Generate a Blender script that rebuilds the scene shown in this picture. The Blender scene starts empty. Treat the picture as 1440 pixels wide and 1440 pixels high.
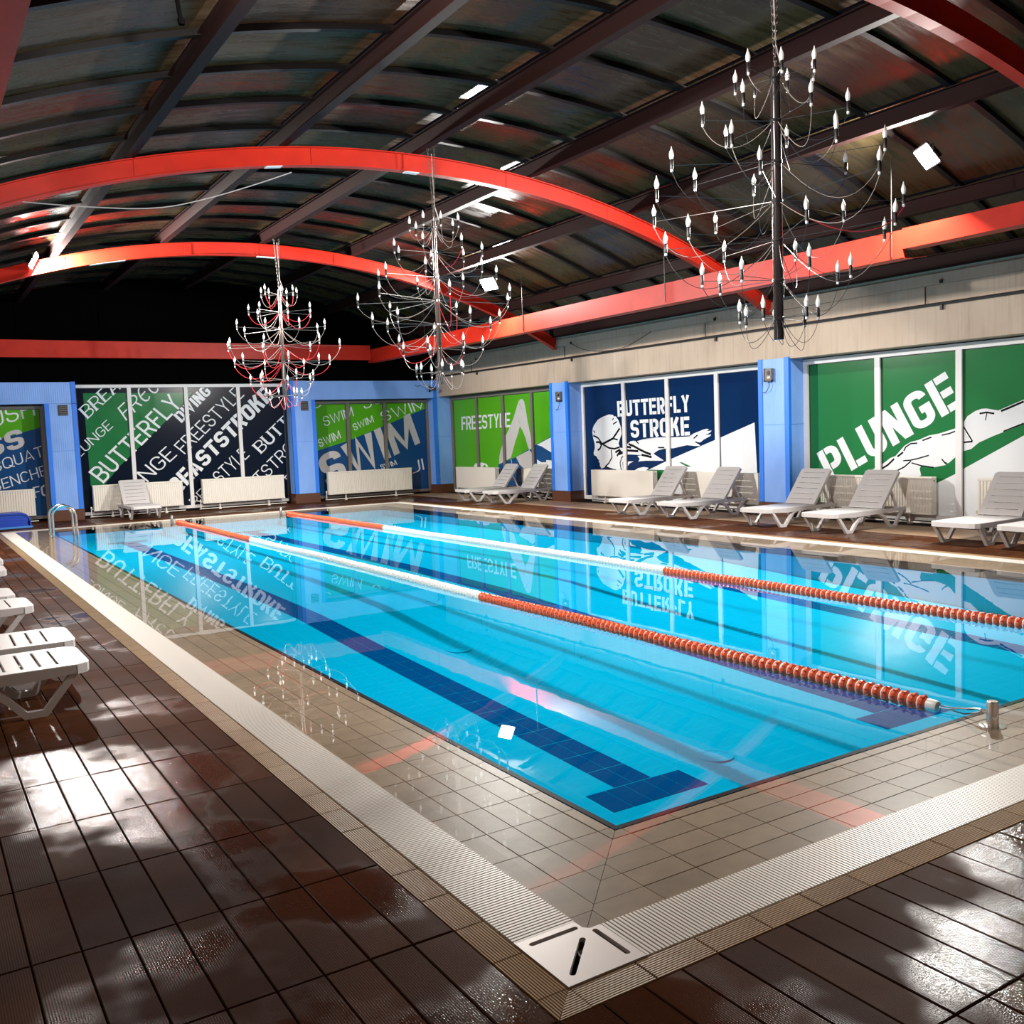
import bpy, bmesh, math, random
from math import sin, cos, pi, sqrt, radians
from mathutils import Vector, Matrix

# ------------------------------------------------------------------ camera, world, lamps, exposure
sc = bpy.context.scene
col = sc.collection
CAM_H = 1.65
cam_d = bpy.data.cameras.new('camera')
cam_d.sensor_width = 36.0
cam_d.lens = 36.0 * 1357.83 / 1440.0
cam_d.clip_start = 0.05
cam_d.clip_end = 200
cam = bpy.data.objects.new('camera', cam_d)
col.objects.link(cam)
yaw, pitch, roll = 0.5592, 0.0826, -0.0377
fw = Vector((sin(yaw) * cos(pitch), cos(yaw) * cos(pitch), -sin(pitch)))
rt = Vector((cos(yaw), -sin(yaw), 0))
up = rt.cross(fw)
r2 = rt * cos(roll) + up * sin(roll)
u2 = up * cos(roll) - rt * sin(roll)
cam.matrix_world = Matrix(((r2.x, u2.x, -fw.x, 0), (r2.y, u2.y, -fw.y, 0), (r2.z, u2.z, -fw.z, CAM_H), (0, 0, 0, 1)))
sc.camera = cam

world = bpy.data.worlds.new('night')
sc.world = world
world.use_nodes = True
world.node_tree.nodes['Background'].inputs[0].default_value = (0.01, 0.012, 0.02, 1)
world.node_tree.nodes['Background'].inputs[1].default_value = 0.3

sc.view_settings.view_transform = 'Standard'
sc.view_settings.look = 'None'
sc.view_settings.exposure = 0.0
sc.view_settings.gamma = 1.0
sc.view_settings.use_curve_mapping = False
sc.cycles.use_denoising = True
sc.cycles.max_bounces = 8
sc.cycles.diffuse_bounces = 5
sc.cycles.glossy_bounces = 4
sc.cycles.transparent_max_bounces = 12
sc.cycles.sample_clamp_indirect = 6.0
sc.cycles.caustics_reflective = False
sc.cycles.caustics_refractive = False

# floodlights: (x, y, z), aim point, watts, label
FLOODS = [
    ((10.35, 7.15, 4.66), (5.0, 10.5, 0.0), 900, 'large glaring floodlight under the roof right of the nearest chandelier'),
    ((10.35, 17.1, 4.66), (4.5, 15.0, 0.0), 1150, 'small glaring floodlight under the roof right of the middle chandelier'),
    ((2.10, 18.1, 4.80), (9.5, 16.5, 0.5), 1300, 'glaring floodlight on the left end of the farthest red arch'),
    ((1.90, 5.7, 4.62), (11.5, 10.0, 0.8), 420, 'floodlight under the left side of the roof close to the camera'),
]

# ------------------------------------------------------------------ room dimensions (metres)
X0, X1, Y0, Y1 = 2.41, 9.69, 3.12, 21.3        # pool edge
LEDGE, GRATE, TRIM = 0.61, 0.25, 0.115
GX0, GX1, GY0, GY1 = X0 - LEDGE, X1 + LEDGE, Y0 - LEDGE, Y1 + LEDGE      # inner edge of the overflow grate
HX0, HX1, HY0, HY1 = GX0 - GRATE, GX1 + GRATE, GY0 - GRATE, GY1 + GRATE  # outer edge of the grate
TX0, TX1, TY0, TY1 = HX0 - TRIM, HX1 + TRIM, HY0 - TRIM, HY1 + TRIM      # outer edge of the beige trim
XL, YN = -1.15, -1.6                            # left and near walls
XR_FACE, XR_WIN = 12.87, 13.30                  # right wall face, window plane
YF_FACE, YF_WIN = 24.26, 24.68                  # far wall face, window plane
XC, RA, ZA = 6.1, 14.42, 5.40                   # roof arches: centre, radius, crown height


def arc_z(x, top):
    d = x - XC
    return top - (RA - sqrt(RA * RA - d * d))


# ------------------------------------------------------------------ helpers
def link(o, parent=None):
    col.objects.link(o)
    if parent is not None:
        o.parent = parent
    return o


def tag(o, label=None, cat=None, group=None, kind=None):
    if label: o['label'] = label
    if cat: o['category'] = cat
    if group: o['group'] = group
    if kind: o['kind'] = kind
    return o


def empty(name, loc=(0, 0, 0), rz=0.0, parent=None, **k):
    o = bpy.data.objects.new(name, None)
    o.empty_display_size = 0.2
    o.location = loc
    o.rotation_euler = (0, 0, rz)
    link(o, parent)
    return tag(o, **k)


class MB:
    def __init__(self):
        self.v, self.f, self.m = [], [], []
        self.mi = 0

    def add(self, vs, fs):
        b = len(self.v)
        self.v += [tuple(p) for p in vs]
        for f in fs:
            self.f.append(tuple(b + i for i in f))
            self.m.append(self.mi)
        return self

    def box(self, x0, y0, z0, x1, y1, z1):
        vs = [(x, y, z) for z in (z0, z1) for y in (y0, y1) for x in (x0, x1)]
        return self.add(vs, [(0, 2, 3, 1), (4, 5, 7, 6), (0, 1, 5, 4), (2, 6, 7, 3), (0, 4, 6, 2), (1, 3, 7, 5)])

    def tile(self, x0, y0, x1, y1, zt, d=0.012, ch=0.003):
        """a low slab with a chamfered rim, open below"""
        vs = [(x0, y0, zt - d), (x1, y0, zt - d), (x1, y1, zt - d), (x0, y1, zt - d),
              (x0, y0, zt - ch), (x1, y0, zt - ch), (x1, y1, zt - ch), (x0, y1, zt - ch),
              (x0 + ch, y0 + ch, zt), (x1 - ch, y0 + ch, zt), (x1 - ch, y1 - ch, zt), (x0 + ch, y1 - ch, zt)]
        fs = [(8, 9, 10, 11)]
        for k in range(4):
            n = (k + 1) % 4
            fs += [(k, n, n + 4, k + 4), (k + 4, n + 4, n + 8, k + 8)]
        return self.add(vs, fs)

    def prism(self, poly, a, b, axis='z'):
        """polygon (2d) extruded from a to b along axis"""
        def P(p, t):
            return {'z': (p[0], p[1], t), 'y': (p[0], t, p[1]), 'x': (t, p[0], p[1])}[axis]
        n = len(poly)
        vs = [P(p, a) for p in poly] + [P(p, b) for p in poly]
        fs = [tuple(range(n))[::-1], tuple(range(n, 2 * n))]
        fs += [(i, (i + 1) % n, n + (i + 1) % n, n + i) for i in range(n)]
        return self.add(vs, fs)

    def tube(self, pts, r, n=8, cap=True, closed=False):
        pts = [Vector(p) for p in pts]
        m = len(pts)
        rr = r if isinstance(r, (list, tuple)) else [r] * m
        base = len(self.v)
        prev = None
        for i, p in enumerate(pts):
            a = pts[(i - 1) % m] if (i or closed) else p
            b = pts[(i + 1) % m] if (i < m - 1 or closed) else p
            t = (b - a).normalized()
            if prev is None:
                q = Vector((0, 0, 1)) if abs(t.z) < 0.9 else Vector((1, 0, 0))
                s = t.cross(q).normalized()
            else:
                s = (prev - t * prev.dot(t)).normalized()
            prev = s
            w = t.cross(s)
            for k in range(n):
                an = 2 * pi * k / n
                self.v.append(tuple(p + (s * cos(an) + w * sin(an)) * rr[i]))
        for i in range(m if closed else m - 1):
            j = (i + 1) % m
            for k in range(n):
                k2 = (k + 1) % n
                self.f.append((base + i * n + k, base + i * n + k2, base + j * n + k2, base + j * n + k))
                self.m.append(self.mi)
        if cap and not closed:
            self.f.append(tuple(base + k for k in range(n))[::-1]); self.m.append(self.mi)
            self.f.append(tuple(base + (m - 1) * n + k for k in range(n))); self.m.append(self.mi)
        return self

    def bar(self, pts, w, h, normal=(0, 1, 0)):
        """rectangular section swept along pts lying in a plane with the given normal; w along normal, h in plane"""
        N = Vector(normal)
        pts = [Vector(p) for p in pts]
        m = len(pts)
        vs = []
        for i, p in enumerate(pts):
            a = pts[i - 1] if i else None
            b = pts[i + 1] if i < m - 1 else None
            t1 = (p - a).normalized() if a is not None else None
            t2 = (b - p).normalized() if b is not None else None
            if t1 is None: t1 = t2
            if t2 is None: t2 = t1
            n1, n2 = N.cross(t1), N.cross(t2)
            q = (n1 + n2).normalized()
            k = 1 / max(0.5, q.dot(n1))
            q = q * (h / 2 * k)
            for s, e in ((-1, -1), (1, -1), (1, 1), (-1, 1)):
                vs.append(p + N * (w / 2 * s) + q * e)
        fs = [(3, 2, 1, 0)]
        for i in range(m - 1):
            for k in range(4):
                k2 = (k + 1) % 4
                fs.append((i * 4 + k, i * 4 + k2, i * 4 + 4 + k2, i * 4 + 4 + k))
        e = (m - 1) * 4
        fs.append((e, e + 1, e + 2, e + 3))
        return self.add(vs, fs)

    def lathe(self, prof, n=12, c=(0, 0, 0), axis='z'):
        """prof: (radius, height) pairs"""
        vs, fs = [], []
        for r, z in prof:
            for k in range(n):
                a = 2 * pi * k / n
                p = (r * cos(a), r * sin(a), z)
                if axis == 'y': p = (p[0], p[2], p[1])
                if axis == 'x': p = (p[2], p[0], p[1])
                vs.append((p[0] + c[0], p[1] + c[1], p[2] + c[2]))
        for i in range(len(prof) - 1):
            for k in range(n):
                k2 = (k + 1) % n
                fs.append((i * n + k, i * n + k2, i * n + n + k2, i * n + n + k))
        fs.append(tuple(range(n))[::-1])
        fs.append(tuple(range((len(prof) - 1) * n, len(prof) * n)))
        return self.add(vs, fs)

    def mesh(self, name, mats, smooth=False, fix=True):
        me = bpy.data.meshes.new(name)
        me.from_pydata(self.v, [], self.f)
        for m in (mats if isinstance(mats, (list, tuple)) else [mats]):
            me.materials.append(m)
        me.polygons.foreach_set('material_index', self.m)
        if fix:
            bm = bmesh.new(); bm.from_mesh(me)
            bmesh.ops.recalc_face_normals(bm, faces=bm.faces)
            bm.to_mesh(me); bm.free()
        if smooth:
            me.polygons.foreach_set('use_smooth', [True] * len(me.polygons))
            try: me.set_sharp_from_angle(angle=radians(40))
            except Exception: pass
        me.update()
        return me

    def build(self, name, mats, parent=None, smooth=False, fix=True, **k):
        o = bpy.data.objects.new(name, self.mesh(name, mats, smooth, fix))
        link(o, parent)
        return tag(o, **k)


def inst(name, me, parent=None, loc=(0, 0, 0), rot=(0, 0, 0), **k):
    o = bpy.data.objects.new(name, me)
    o.location = loc
    o.rotation_euler = rot
    link(o, parent)
    return tag(o, **k)


def copy_tree(o, parent=None):
    c = o.copy()
    col.objects.link(c)
    c.parent = parent
    for ch in KIDS.get(o.name, ()) or [x for x in o.children]:
        copy_tree(ch, c)
    return c


KIDS = {}


def bevel(o, w, seg=2):
    bm = bmesh.new(); bm.from_mesh(o.data)
    bmesh.ops.bevel(bm, geom=[e for e in bm.edges], offset=w, segments=seg, affect='EDGES', profile=0.5)
    bm.to_mesh(o.data); bm.free()
    return o


# ------------------------------------------------------------------ materials
def mat(name, c, rough=0.5, metal=0.0, spec=0.5, coat=0.0, emit=None):
    m = bpy.data.materials.new(name)
    m.use_nodes = True
    b = m.node_tree.nodes['Principled BSDF']
    b.inputs['Base Color'].default_value = (*c, 1)
    b.inputs['Roughness'].default_value = rough
    b.inputs['Metallic'].default_value = metal
    b.inputs['Specular IOR Level'].default_value = spec
    b.inputs['Coat Weight'].default_value = coat
    if emit:
        b.inputs['Emission Color'].default_value = (*emit[0], 1)
        b.inputs['Emission Strength'].default_value = emit[1]
    return m


class NT:
    """small node helper on a material"""
    def __init__(self, m):
        self.t = m.node_tree
        self.b = self.t.nodes['Principled BSDF']

    def n(self, kind, **inp):
        nd = self.t.nodes.new(kind)
        for k, v in inp.items():
            if hasattr(nd, k) and k not in nd.inputs: setattr(nd, k, v)
            else: nd.inputs[k.replace('_', ' ')].default_value = v
        return nd

    def l(self, a, ao, b, bi):
        self.t.links.new(a.outputs[ao], b.inputs[bi])

    def ramp(self, src, so, stops):
        r = self.t.nodes.new('ShaderNodeValToRGB')
        e = r.color_ramp.elements
        while len(e) > 1: e.remove(e[-1])
        e[0].position = stops[0][0]; e[0].color = (*stops[0][1], 1)
        for p, c in stops[1:]:
            x = e.new(p); x.color = (*c, 1)
        self.l(src, so, r, 0)
        return r

    def coords(self, kind='Object', scale=(1, 1, 1)):
        tc = self.t.nodes.new('ShaderNodeTexCoord')
        mp = self.t.nodes.new('ShaderNodeMapping')
        mp.inputs['Scale'].default_value = scale
        self.l(tc, kind, mp, 0)
        return mp

    def world_pos(self, scale=(1, 1, 1)):
        g = self.t.nodes.new('ShaderNodeNewGeometry')
        mp = self.t.nodes.new('ShaderNodeMapping')
        mp.inputs['Scale'].default_value = scale
        self.l(g, 'Position', mp, 0)
        return mp

    def noise(self, co, scale, detail=3, rough=0.55):
        n = self.n('ShaderNodeTexNoise')
        n.inputs['Scale'].default_value = scale
        n.inputs['Detail'].default_value = detail
        n.inputs['Roughness'].default_value = rough
        self.l(co, 0, n, 'Vector')
        return n

    def wave(self, co, scale, axis='X', dist=0.0):
        n = self.n('ShaderNodeTexWave')
        n.bands_direction = axis
        n.inputs['Scale'].default_value = scale
        n.inputs['Distortion'].default_value = dist
        self.l(co, 0, n, 'Vector')
        return n

    def bump(self, src, so, strength, dist=0.01, chain=None):
        b = self.n('ShaderNodeBump')
        b.inputs['Strength'].default_value = strength
        b.inputs['Distance'].default_value = dist
        self.l(src, so, b, 'Height')
        if chain: self.l(chain, 'Normal', b, 'Normal')
        else: self.l(b, 'Normal', self.b, 'Normal')
        if chain: self.l(b, 'Normal', self.b, 'Normal')
        return b

    def mixc(self, fac, fo, c1, c2, mode='MIX'):
        n = self.t.nodes.new('ShaderNodeMix')
        n.data_type = 'RGBA'; n.blend_type = mode
        if fo is None: n.inputs[0].default_value = fac
        else: self.l(fac, fo, n, 0)
        for i, c in ((6, c1), (7, c2)):
            if isinstance(c, tuple) and len(c) == 3: n.inputs[i].default_value = (*c, 1)
            else: self.t.links.new(c, n.inputs[i])
        return n


M = {}


def make_materials():
    # --- deck planks: dark brown grooved stoneware, wet in patches
    m = M['deck'] = mat('deck_stoneware', (0.06, 0.025, 0.013), 0.35, spec=0.11)
    t = NT(m)
    wp = t.world_pos()
    big = t.noise(wp, 0.9, 4)
    fine = t.noise(wp, 190, 2)
    oi = t.t.nodes.new('ShaderNodeObjectInfo')
    c1 = t.ramp(oi, 'Random', [(0, (0.040, 0.0135, 0.0055)), (1, (0.072, 0.025, 0.0095))])
    c2 = t.ramp(big, 'Fac', [(0.3, (0.75, 0.72, 0.70)), (0.7, (1.25, 1.2, 1.15))])
    mx = t.mixc(1.0, None, c1.outputs[0], c2.outputs[0], 'MULTIPLY')
    t.t.links.new(mx.outputs[2], t.b.inputs['Base Color'])
    wet = t.noise(wp, 0.75, 4, 0.55)
    wsock = wet.outputs['Fac']
    for c, r, amt in (((3.5, 0.9, 0), 1.9, .24), ((0.62, 4.75, 0), .9, .07), ((1.35, 3.15, 0), 0.42, .22), ((0.2, 5.6, 0), .9, .12), ((3.0, 1.8, 0), .6, .15)):
        ds = t.n('ShaderNodeVectorMath', operation='DISTANCE'); t.l(t.world_pos(), 0, ds, 0); ds.inputs[1].default_value = c
        mr = t.n('ShaderNodeMapRange', interpolation_type='SMOOTHSTEP'); t.l(ds, 'Value', mr, 0)
        mr.inputs[1].default_value = 0.0; mr.inputs[2].default_value = r; mr.inputs[3].default_value = amt; mr.inputs[4].default_value = 0.0
        sb = t.n('ShaderNodeMath', operation='SUBTRACT'); t.t.links.new(wsock, sb.inputs[0]); t.l(mr, 0, sb, 1)
        wsock = sb.outputs[0]
    wet = sb
    wr = t.ramp(wet, 0, [(0.36, (0.08, 0.08, 0.08)), (0.42, (0.18, 0.18, 0.18)), (0.47, (0.5, 0.5, 0.5)), (0.7, (0.65, 0.65, 0.65))])
    t.l(wr, 0, t.b, 'Roughness')
    ws = t.ramp(wet, 0, [(0.36, (0.20, 0.20, 0.20)), (0.42, (0.08, 0.08, 0.08)), (0.47, (0.02, 0.02, 0.02))]); t.l(ws, 0, t.b, 'Specular IOR Level')
    wv = t.wave(wp, 40.0, 'X')
    b1 = t.bump(wv, 'Fac', 0.12, 0.002)
    t.bump(fine, 'Fac', 0.32, 0.0025, chain=b1)

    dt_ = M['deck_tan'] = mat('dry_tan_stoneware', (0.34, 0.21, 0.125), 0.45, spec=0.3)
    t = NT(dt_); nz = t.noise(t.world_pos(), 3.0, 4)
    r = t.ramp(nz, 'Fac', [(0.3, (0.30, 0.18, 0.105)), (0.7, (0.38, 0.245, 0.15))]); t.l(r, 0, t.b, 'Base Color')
    M['joint'] = mat('deck_joint', (0.012, 0.008, 0.006), 0.8)
    # --- beige ribbed trim and ledge tile
    for nm, c, ax, sc_, st in (('trim_tile', (0.32, 0.205, 0.105), 'Y', 95, 0.8), ('trim_turned', (0.32, 0.205, 0.105), 'X', 95, 0.8), ('ledge_tile', (0.31, 0.222, 0.148), None, 0, 0)):
        m = M[nm] = mat(nm, c, 0.4, spec=0.12)
        t = NT(m)
        oi = t.t.nodes.new('ShaderNodeObjectInfo')
        wp = t.world_pos()
        nz = t.noise(wp, 9, 4)
        r = t.ramp(nz, 'Fac', [(0.3, tuple(x * 0.88 for x in c)), (0.7, tuple(min(1, x * 1.08) for x in c))])
        r2_ = t.ramp(oi, 'Random', [(0, (0.9, 0.89, 0.88)), (1, (1.06, 1.05, 1.04))])
        mx = t.mixc(1.0, None, r.outputs[0], r2_.outputs[0], 'MULTIPLY')
        t.t.links.new(mx.outputs[2], t.b.inputs['Base Color'])
        if sc_:
            oc = t.coords('Object')
            wv = t.wave(oc, 32.0, ax)
            t.bump(wv, 'Fac', st, 0.006)
            t.b.inputs['Roughness'].default_value = 0.28
    M['grout'] = mat('grout', (0.17, 0.12, 0.08), 0.8)
    M['grate'] = mat('grate_plastic', (0.74, 0.70, 0.645), 0.4)
    M['channel'] = mat('gutter_channel', (0.10, 0.08, 0.065), 0.6)
    m = M['drain'] = mat('brushed_cover', (0.62, 0.57, 0.54), 0.38, metal=0.25)
    t = NT(m); nz = t.noise(t.coords('Object', (40, 3, 3)), 6, 3); t.bump(nz, 'Fac', 0.06, 0.002)
    # --- pool
    m = M['pool_tile'] = mat('pool_tile', (0.0, 0.38, 0.62), 0.6, spec=0.0)
    t = NT(m)
    wp = t.world_pos()
    br = t.n('ShaderNodeTexBrick')
    br.offset = 0.0
    br.inputs['Scale'].default_value = 1.0
    br.inputs['Color1'].default_value = (0.0, 0.33, 0.55, 1)
    br.inputs['Color2'].default_value = (0.0, 0.32, 0.54, 1)
    br.inputs['Mortar'].default_value = (0.005, 0.365, 0.585, 1)
    br.inputs['Mortar Size'].default_value = 0.004
    br.inputs['Brick Width'].default_value = 0.25
    br.inputs['Row Height'].default_value = 0.125
    t.l(wp, 0, br, 'Vector')
    t.l(br, 'Color', t.b, 'Base Color')
    M['lane_tile'] = mat('lane_tile', (0.0, 0.055, 0.19), 0.6, spec=0.0)
    M['nosing'] = mat('nosing_tile', (0.001, 0.002, 0.010), 0.5, spec=0.05)
    m = M['water'] = bpy.data.materials.new('pool_water')
    m.use_nodes = True
    nt = m.node_tree
    nt.nodes.remove(nt.nodes['Principled BSDF'])
    out = nt.nodes['Material Output']
    tr = nt.nodes.new('ShaderNodeBsdfTransparent'); tr.inputs[0].default_value = (0.97, 0.995, 1, 1)
    gl = nt.nodes.new('ShaderNodeBsdfGlossy'); gl.inputs['Roughness'].default_value = 0.0
    mx = nt.nodes.new('ShaderNodeMixShader')
    g = nt.nodes.new('ShaderNodeNewGeometry')
    nz = nt.nodes.new('ShaderNodeTexNoise'); nz.inputs['Scale'].default_value = 2.2; nz.inputs['Detail'].default_value = 2
    nt.links.new(g.outputs['Position'], nz.inputs['Vector'])
    bp = nt.nodes.new('ShaderNodeBump'); bp.inputs['Strength'].default_value = 0.02; bp.inputs['Distance'].default_value = 0.02
    nt.links.new(nz.outputs['Fac'], bp.inputs['Height'])
    nt.links.new(bp.outputs['Normal'], gl.inputs['Normal'])
    dt = nt.nodes.new('ShaderNodeVectorMath'); dt.operation = 'DOT_PRODUCT'
    nt.links.new(g.outputs['Incoming'], dt.inputs[0]); nt.links.new(g.outputs['True Normal'], dt.inputs[1])
    prev = dt.outputs['Value']
    for op, v1, v2 in (('ABSOLUTE', None, None), ('SUBTRACT', 1.0, None), ('POWER', None, 5.0), ('MULTIPLY', None, 0.98), ('ADD', None, 0.02)):
        nd = nt.nodes.new('ShaderNodeMath'); nd.operation = op; nd.use_clamp = True
        if v1 is not None: nd.inputs[0].default_value = v1; nt.links.new(prev, nd.inputs[1])
        else:
            nt.links.new(prev, nd.inputs[0])
            if v2 is not None: nd.inputs[1].default_value = v2
        prev = nd.outputs[0]
    nt.links.new(prev, mx.inputs[0]); nt.links.new(tr.outputs[0], mx.inputs[1]); nt.links.new(gl.outputs[0], mx.inputs[2])
    nt.links.new(mx.outputs[0], out.inputs['Surface'])
    # --- steel, plastics
    M['chrome'] = mat('stainless', (0.72, 0.70, 0.68), 0.18, metal=1.0)
    M['orange'] = mat('orange_float', (0.78, 0.10, 0.025), 0.35)
    M['white_float'] = mat('white_float', (0.82, 0.78, 0.72), 0.35)
    M['inner_float'] = mat('float_hub', (0.42, 0.05, 0.02), 0.5)
    M['lounger'] = mat('white_resin', (0.56, 0.535, 0.53), 0.36)
    m = M['red'] = mat('red_paint', (0.62, 0.028, 0.012), 0.42, spec=0.2)
    t = NT(m); nz = t.noise(t.world_pos(), 2.5, 4)
    r = t.ramp(nz, 'Fac', [(0.3, (0.42, 0.016, 0.007)), (0.7, (0.54, 0.024, 0.010))]); t.l(r, 0, t.b, 'Base Color')
    M['purlin'] = mat('purlin_steel', (0.017, 0.0075, 0.007), 0.6, spec=0.06)
    M['rib'] = mat('rib_steel', (0.004, 0.003, 0.003), 0.5, spec=0.15)
    m = M['panel'] = mat('roof_panel', (0.05, 0.04, 0.033), 0.3, spec=0.14)
    t = NT(m)
    oi = t.t.nodes.new('ShaderNodeObjectInfo')
    r = t.ramp(oi, 'Random', [(0, (0.034, 0.026, 0.011)), (0.35, (0.050, 0.032, 0.015)), (0.62, (0.038, 0.029, 0.012)), (0.8, (0.058, 0.024, 0.013)), (1, (0.046, 0.031, 0.017))])
    nz = t.noise(t.world_pos((1.0, 7.0, 1.0)), 1.6, 6, 0.65)
    r2_ = t.ramp(nz, 'Fac', [(0.35, (0.7, 0.7, 0.7)), (0.7, (1.4, 1.4, 1.4))])
    mx2 = t.mixc(1.0, None, r.outputs[0], r2_.outputs[0], 'MULTIPLY')
    t.t.links.new(mx2.outputs[2], t.b.inputs['Base Color'])
    rr = t.ramp(nz, 'Fac', [(0.35, (0.18, 0.18, 0.18)), (0.65, (0.42, 0.42, 0.42))]); t.l(rr, 0, t.b, 'Roughness')
    sp = t.noise(t.world_pos((1.5, 22.0, 1.5)), 2.0, 2); t.bump(sp, 'Fac', 0.05, 0.01)
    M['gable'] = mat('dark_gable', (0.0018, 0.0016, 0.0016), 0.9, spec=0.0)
    # --- walls
    m = M['beige'] = mat('beige_wall', (0.50, 0.40, 0.33), 0.7)
    t = NT(m)
    nz = t.noise(t.world_pos((1, 0.7, 0.35)), 1.2, 5, 0.6)
    r = t.ramp(nz, 'Fac', [(0.3, (0.43, 0.325, 0.24)), (0.55, (0.51, 0.395, 0.30)), (0.8, (0.55, 0.435, 0.34))])
    st = t.noise(t.world_pos((6, 6, 0.25)), 2.2, 4, 0.7)
    r2_ = t.ramp(st, 'Fac', [(0.5, (1, 1, 1)), (0.68, (0.86, 0.84, 0.82)), (0.75, (0.74, 0.71, 0.68))])
    mx3 = t.mixc(1.0, None, r.outputs[0], r2_.outputs[0], 'MULTIPLY')
    t.t.links.new(mx3.outputs[2], t.b.inputs['Base Color'])
    for nm, c in (('blue', (0.20, 0.39, 0.86)), ('blue_trim', (0.015, 0.19, 0.82))):
        m = M[nm] = mat(nm + '_cladding', c, 0.42)
        if nm == 'blue':
            t = NT(m)
            wv = t.wave(t.world_pos((1, 1, 0.0)), 14.0, 'DIAGONAL')
            t.bump(wv, 'Fac', 0.25, 0.004)
            nz = t.noise(t.world_pos((1, 1, 0.4)), 3.0, 4)
            r = t.ramp(nz, 'Fac', [(0.3, (0.18, 0.36, 0.82)), (0.7, (0.22, 0.42, 0.9))]); t.l(r, 0, t.b, 'Base Color')
    M['plinth'] = mat('brown_plinth', (0.10, 0.036, 0.018), 0.35)
    M['frame_white'] = mat('white_frame', (0.74, 0.72, 0.71), 0.4)
    M['frame_grey'] = mat('grey_frame', (0.17, 0.145, 0.13), 0.4)
    for nm, c in (('green', (0.017, 0.165, 0.050)), ('lime', (0.085, 0.37, 0.012)), ('navy', (0.002, 0.020, 0.080)), ('dnavy', (0.0015, 0.006, 0.017)),
                  ('fblue', (0.010, 0.065, 0.20)), ('white', (0.76, 0.78, 0.80)), ('grey', (0.55, 0.53, 0.52)), ('dgrey', (0.25, 0.25, 0.25)), ('black', (0.008, 0.008, 0.012))):
        m = M['film_' + nm] = mat('film_' + nm, c, 0.18, spec=0.16)
    M['radiator'] = mat('radiator_enamel', (0.80, 0.755, 0.68), 0.4)
    M['dark'] = mat('dark_plastic', (0.012, 0.011, 0.011), 0.45)
    M['grey_box'] = mat('grey_box', (0.15, 0.13, 0.12), 0.5)
    M['pipe'] = mat('dark_pipe', (0.014, 0.010, 0.009), 0.5)
    M['pole'] = mat('chandelier_steel', (0.30, 0.27, 0.26), 0.2, metal=1.0)
    M['pole_shaded'] = mat('shaded_chandelier_steel', (0.05, 0.042, 0.042), 0.25, metal=0.6)  # same steel as the other poles, with shade put into the colour
    M['rod_shaded'] = mat('shaded_arm_steel', (0.16, 0.13, 0.125), 0.3, metal=0.8)  # arm steel of the nearest chandelier, darkened in colour for its dimmer light
    M['rod'] = mat('arm_steel', (0.26, 0.235, 0.22), 0.42, metal=0.75)
    M['bulb'] = mat('opal_bulb', (0.93, 0.92, 0.90), 0.3)
    M['cable_black'] = mat('black_cable', (0.03, 0.025, 0.025), 0.5)
    M['cable_clear'] = mat('clear_cable', (0.42, 0.34, 0.30), 0.4)
    M['cable_red'] = mat('red_cable', (0.55, 0.025, 0.03), 0.4)
    M['cable_white'] = mat('white_cable', (0.42, 0.40, 0.39), 0.5)
    M['mat_blue'] = mat('blue_foam', (0.006, 0.05, 0.42), 0.35)
    M['mat_light'] = mat('light_blue_foam', (0.05, 0.22, 0.60), 0.4)
    M['lens'] = mat('lamp_lens', (1, 1, 1), 0.3, emit=((1.0, 0.97, 0.92), 60.0))
    M['backing'] = mat('dark_backing', (0.01, 0.01, 0.01), 0.8)
    M['strip'] = mat('white_strip', (0.85, 0.82, 0.80), 0.3)


make_materials()


# ------------------------------------------------------------------ floor: slabs, deck planks, beige trim
random.seed(7)
floor = empty('floor', kind='structure')
ZS = -0.012
b = MB()
XE, YE = XR_FACE + 0.6, YF_FACE + 0.6
for r in ((XL, YN, XE, HY0), (XL, HY1, XE, YE), (XL, HY0, HX0, HY1), (HX1, HY0, XE, HY1)):
    b.box(r[0], r[1], -0.25, r[2], r[3], ZS)
b.build('slab', M['joint'], floor)

PX, PY, G = 0.1515, 0.6125, 0.0025
plank_mesh = MB().tile(-PX / 2 + G, -PY / 2 + G, PX / 2 - G, PY / 2 - G, 0.0, 0.02, 0.003).mesh('plank', M['deck'])
planks = []
xs_l = [TX0 - PX * (k + 0.5) for k in range(18) if TX0 - PX * (k + 1) > XL - 0.1]
xs_m = [TX0 + PX * (k + 0.5) for k in range(76) if TX0 + PX * (k + 1) < XE]
ys = [TY0 + PY * (k + 0.5) for k in range(-6, 38) if TY0 + PY * k > YN and TY0 + PY * (k + 1) < YE]
for x in xs_l + xs_m:
    for y in ys:
        inside = TX0 < x < TX1 and TY0 < y < TY1
        if not inside:
            planks.append((x, y))
# planks that meet the far and right trim are cut by it; keep those clear of it
rr_, uu_, ff_ = r2, u2, fw


def view_rank(x, y, z=0.0):
    d = Vector((x, y, z - CAM_H))
    w = d.dot(ff_)
    if w < 0.5: return 1e9
    px, py = d.dot(rr_) / w * 1357.83, d.dot(uu_) / w * 1357.83
    out = abs(px) > 730 or abs(py) > 730
    return w + (1000 if out else 0)


def cut(x, y, hx, hy):
    """clip a plank rectangle against the pool surround"""
    x0, x1, y0, y1 = x - hx, x + hx, y - hy, y + hy
    if x1 > TX0 and x0 < TX1 and y1 > TY0 and y0 < TY1:
        if x0 < TX1 < x1: x0 = TX1
        elif y0 < TY1 < y1: y0 = TY1
        elif x1 - TX0 < 0.02: x1 = TX0
        elif y1 - TY0 < 0.02: y1 = TY0
    x1, y1 = min(x1, XE), min(y1, YE)
    return x0, y0, x1, y1


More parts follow.
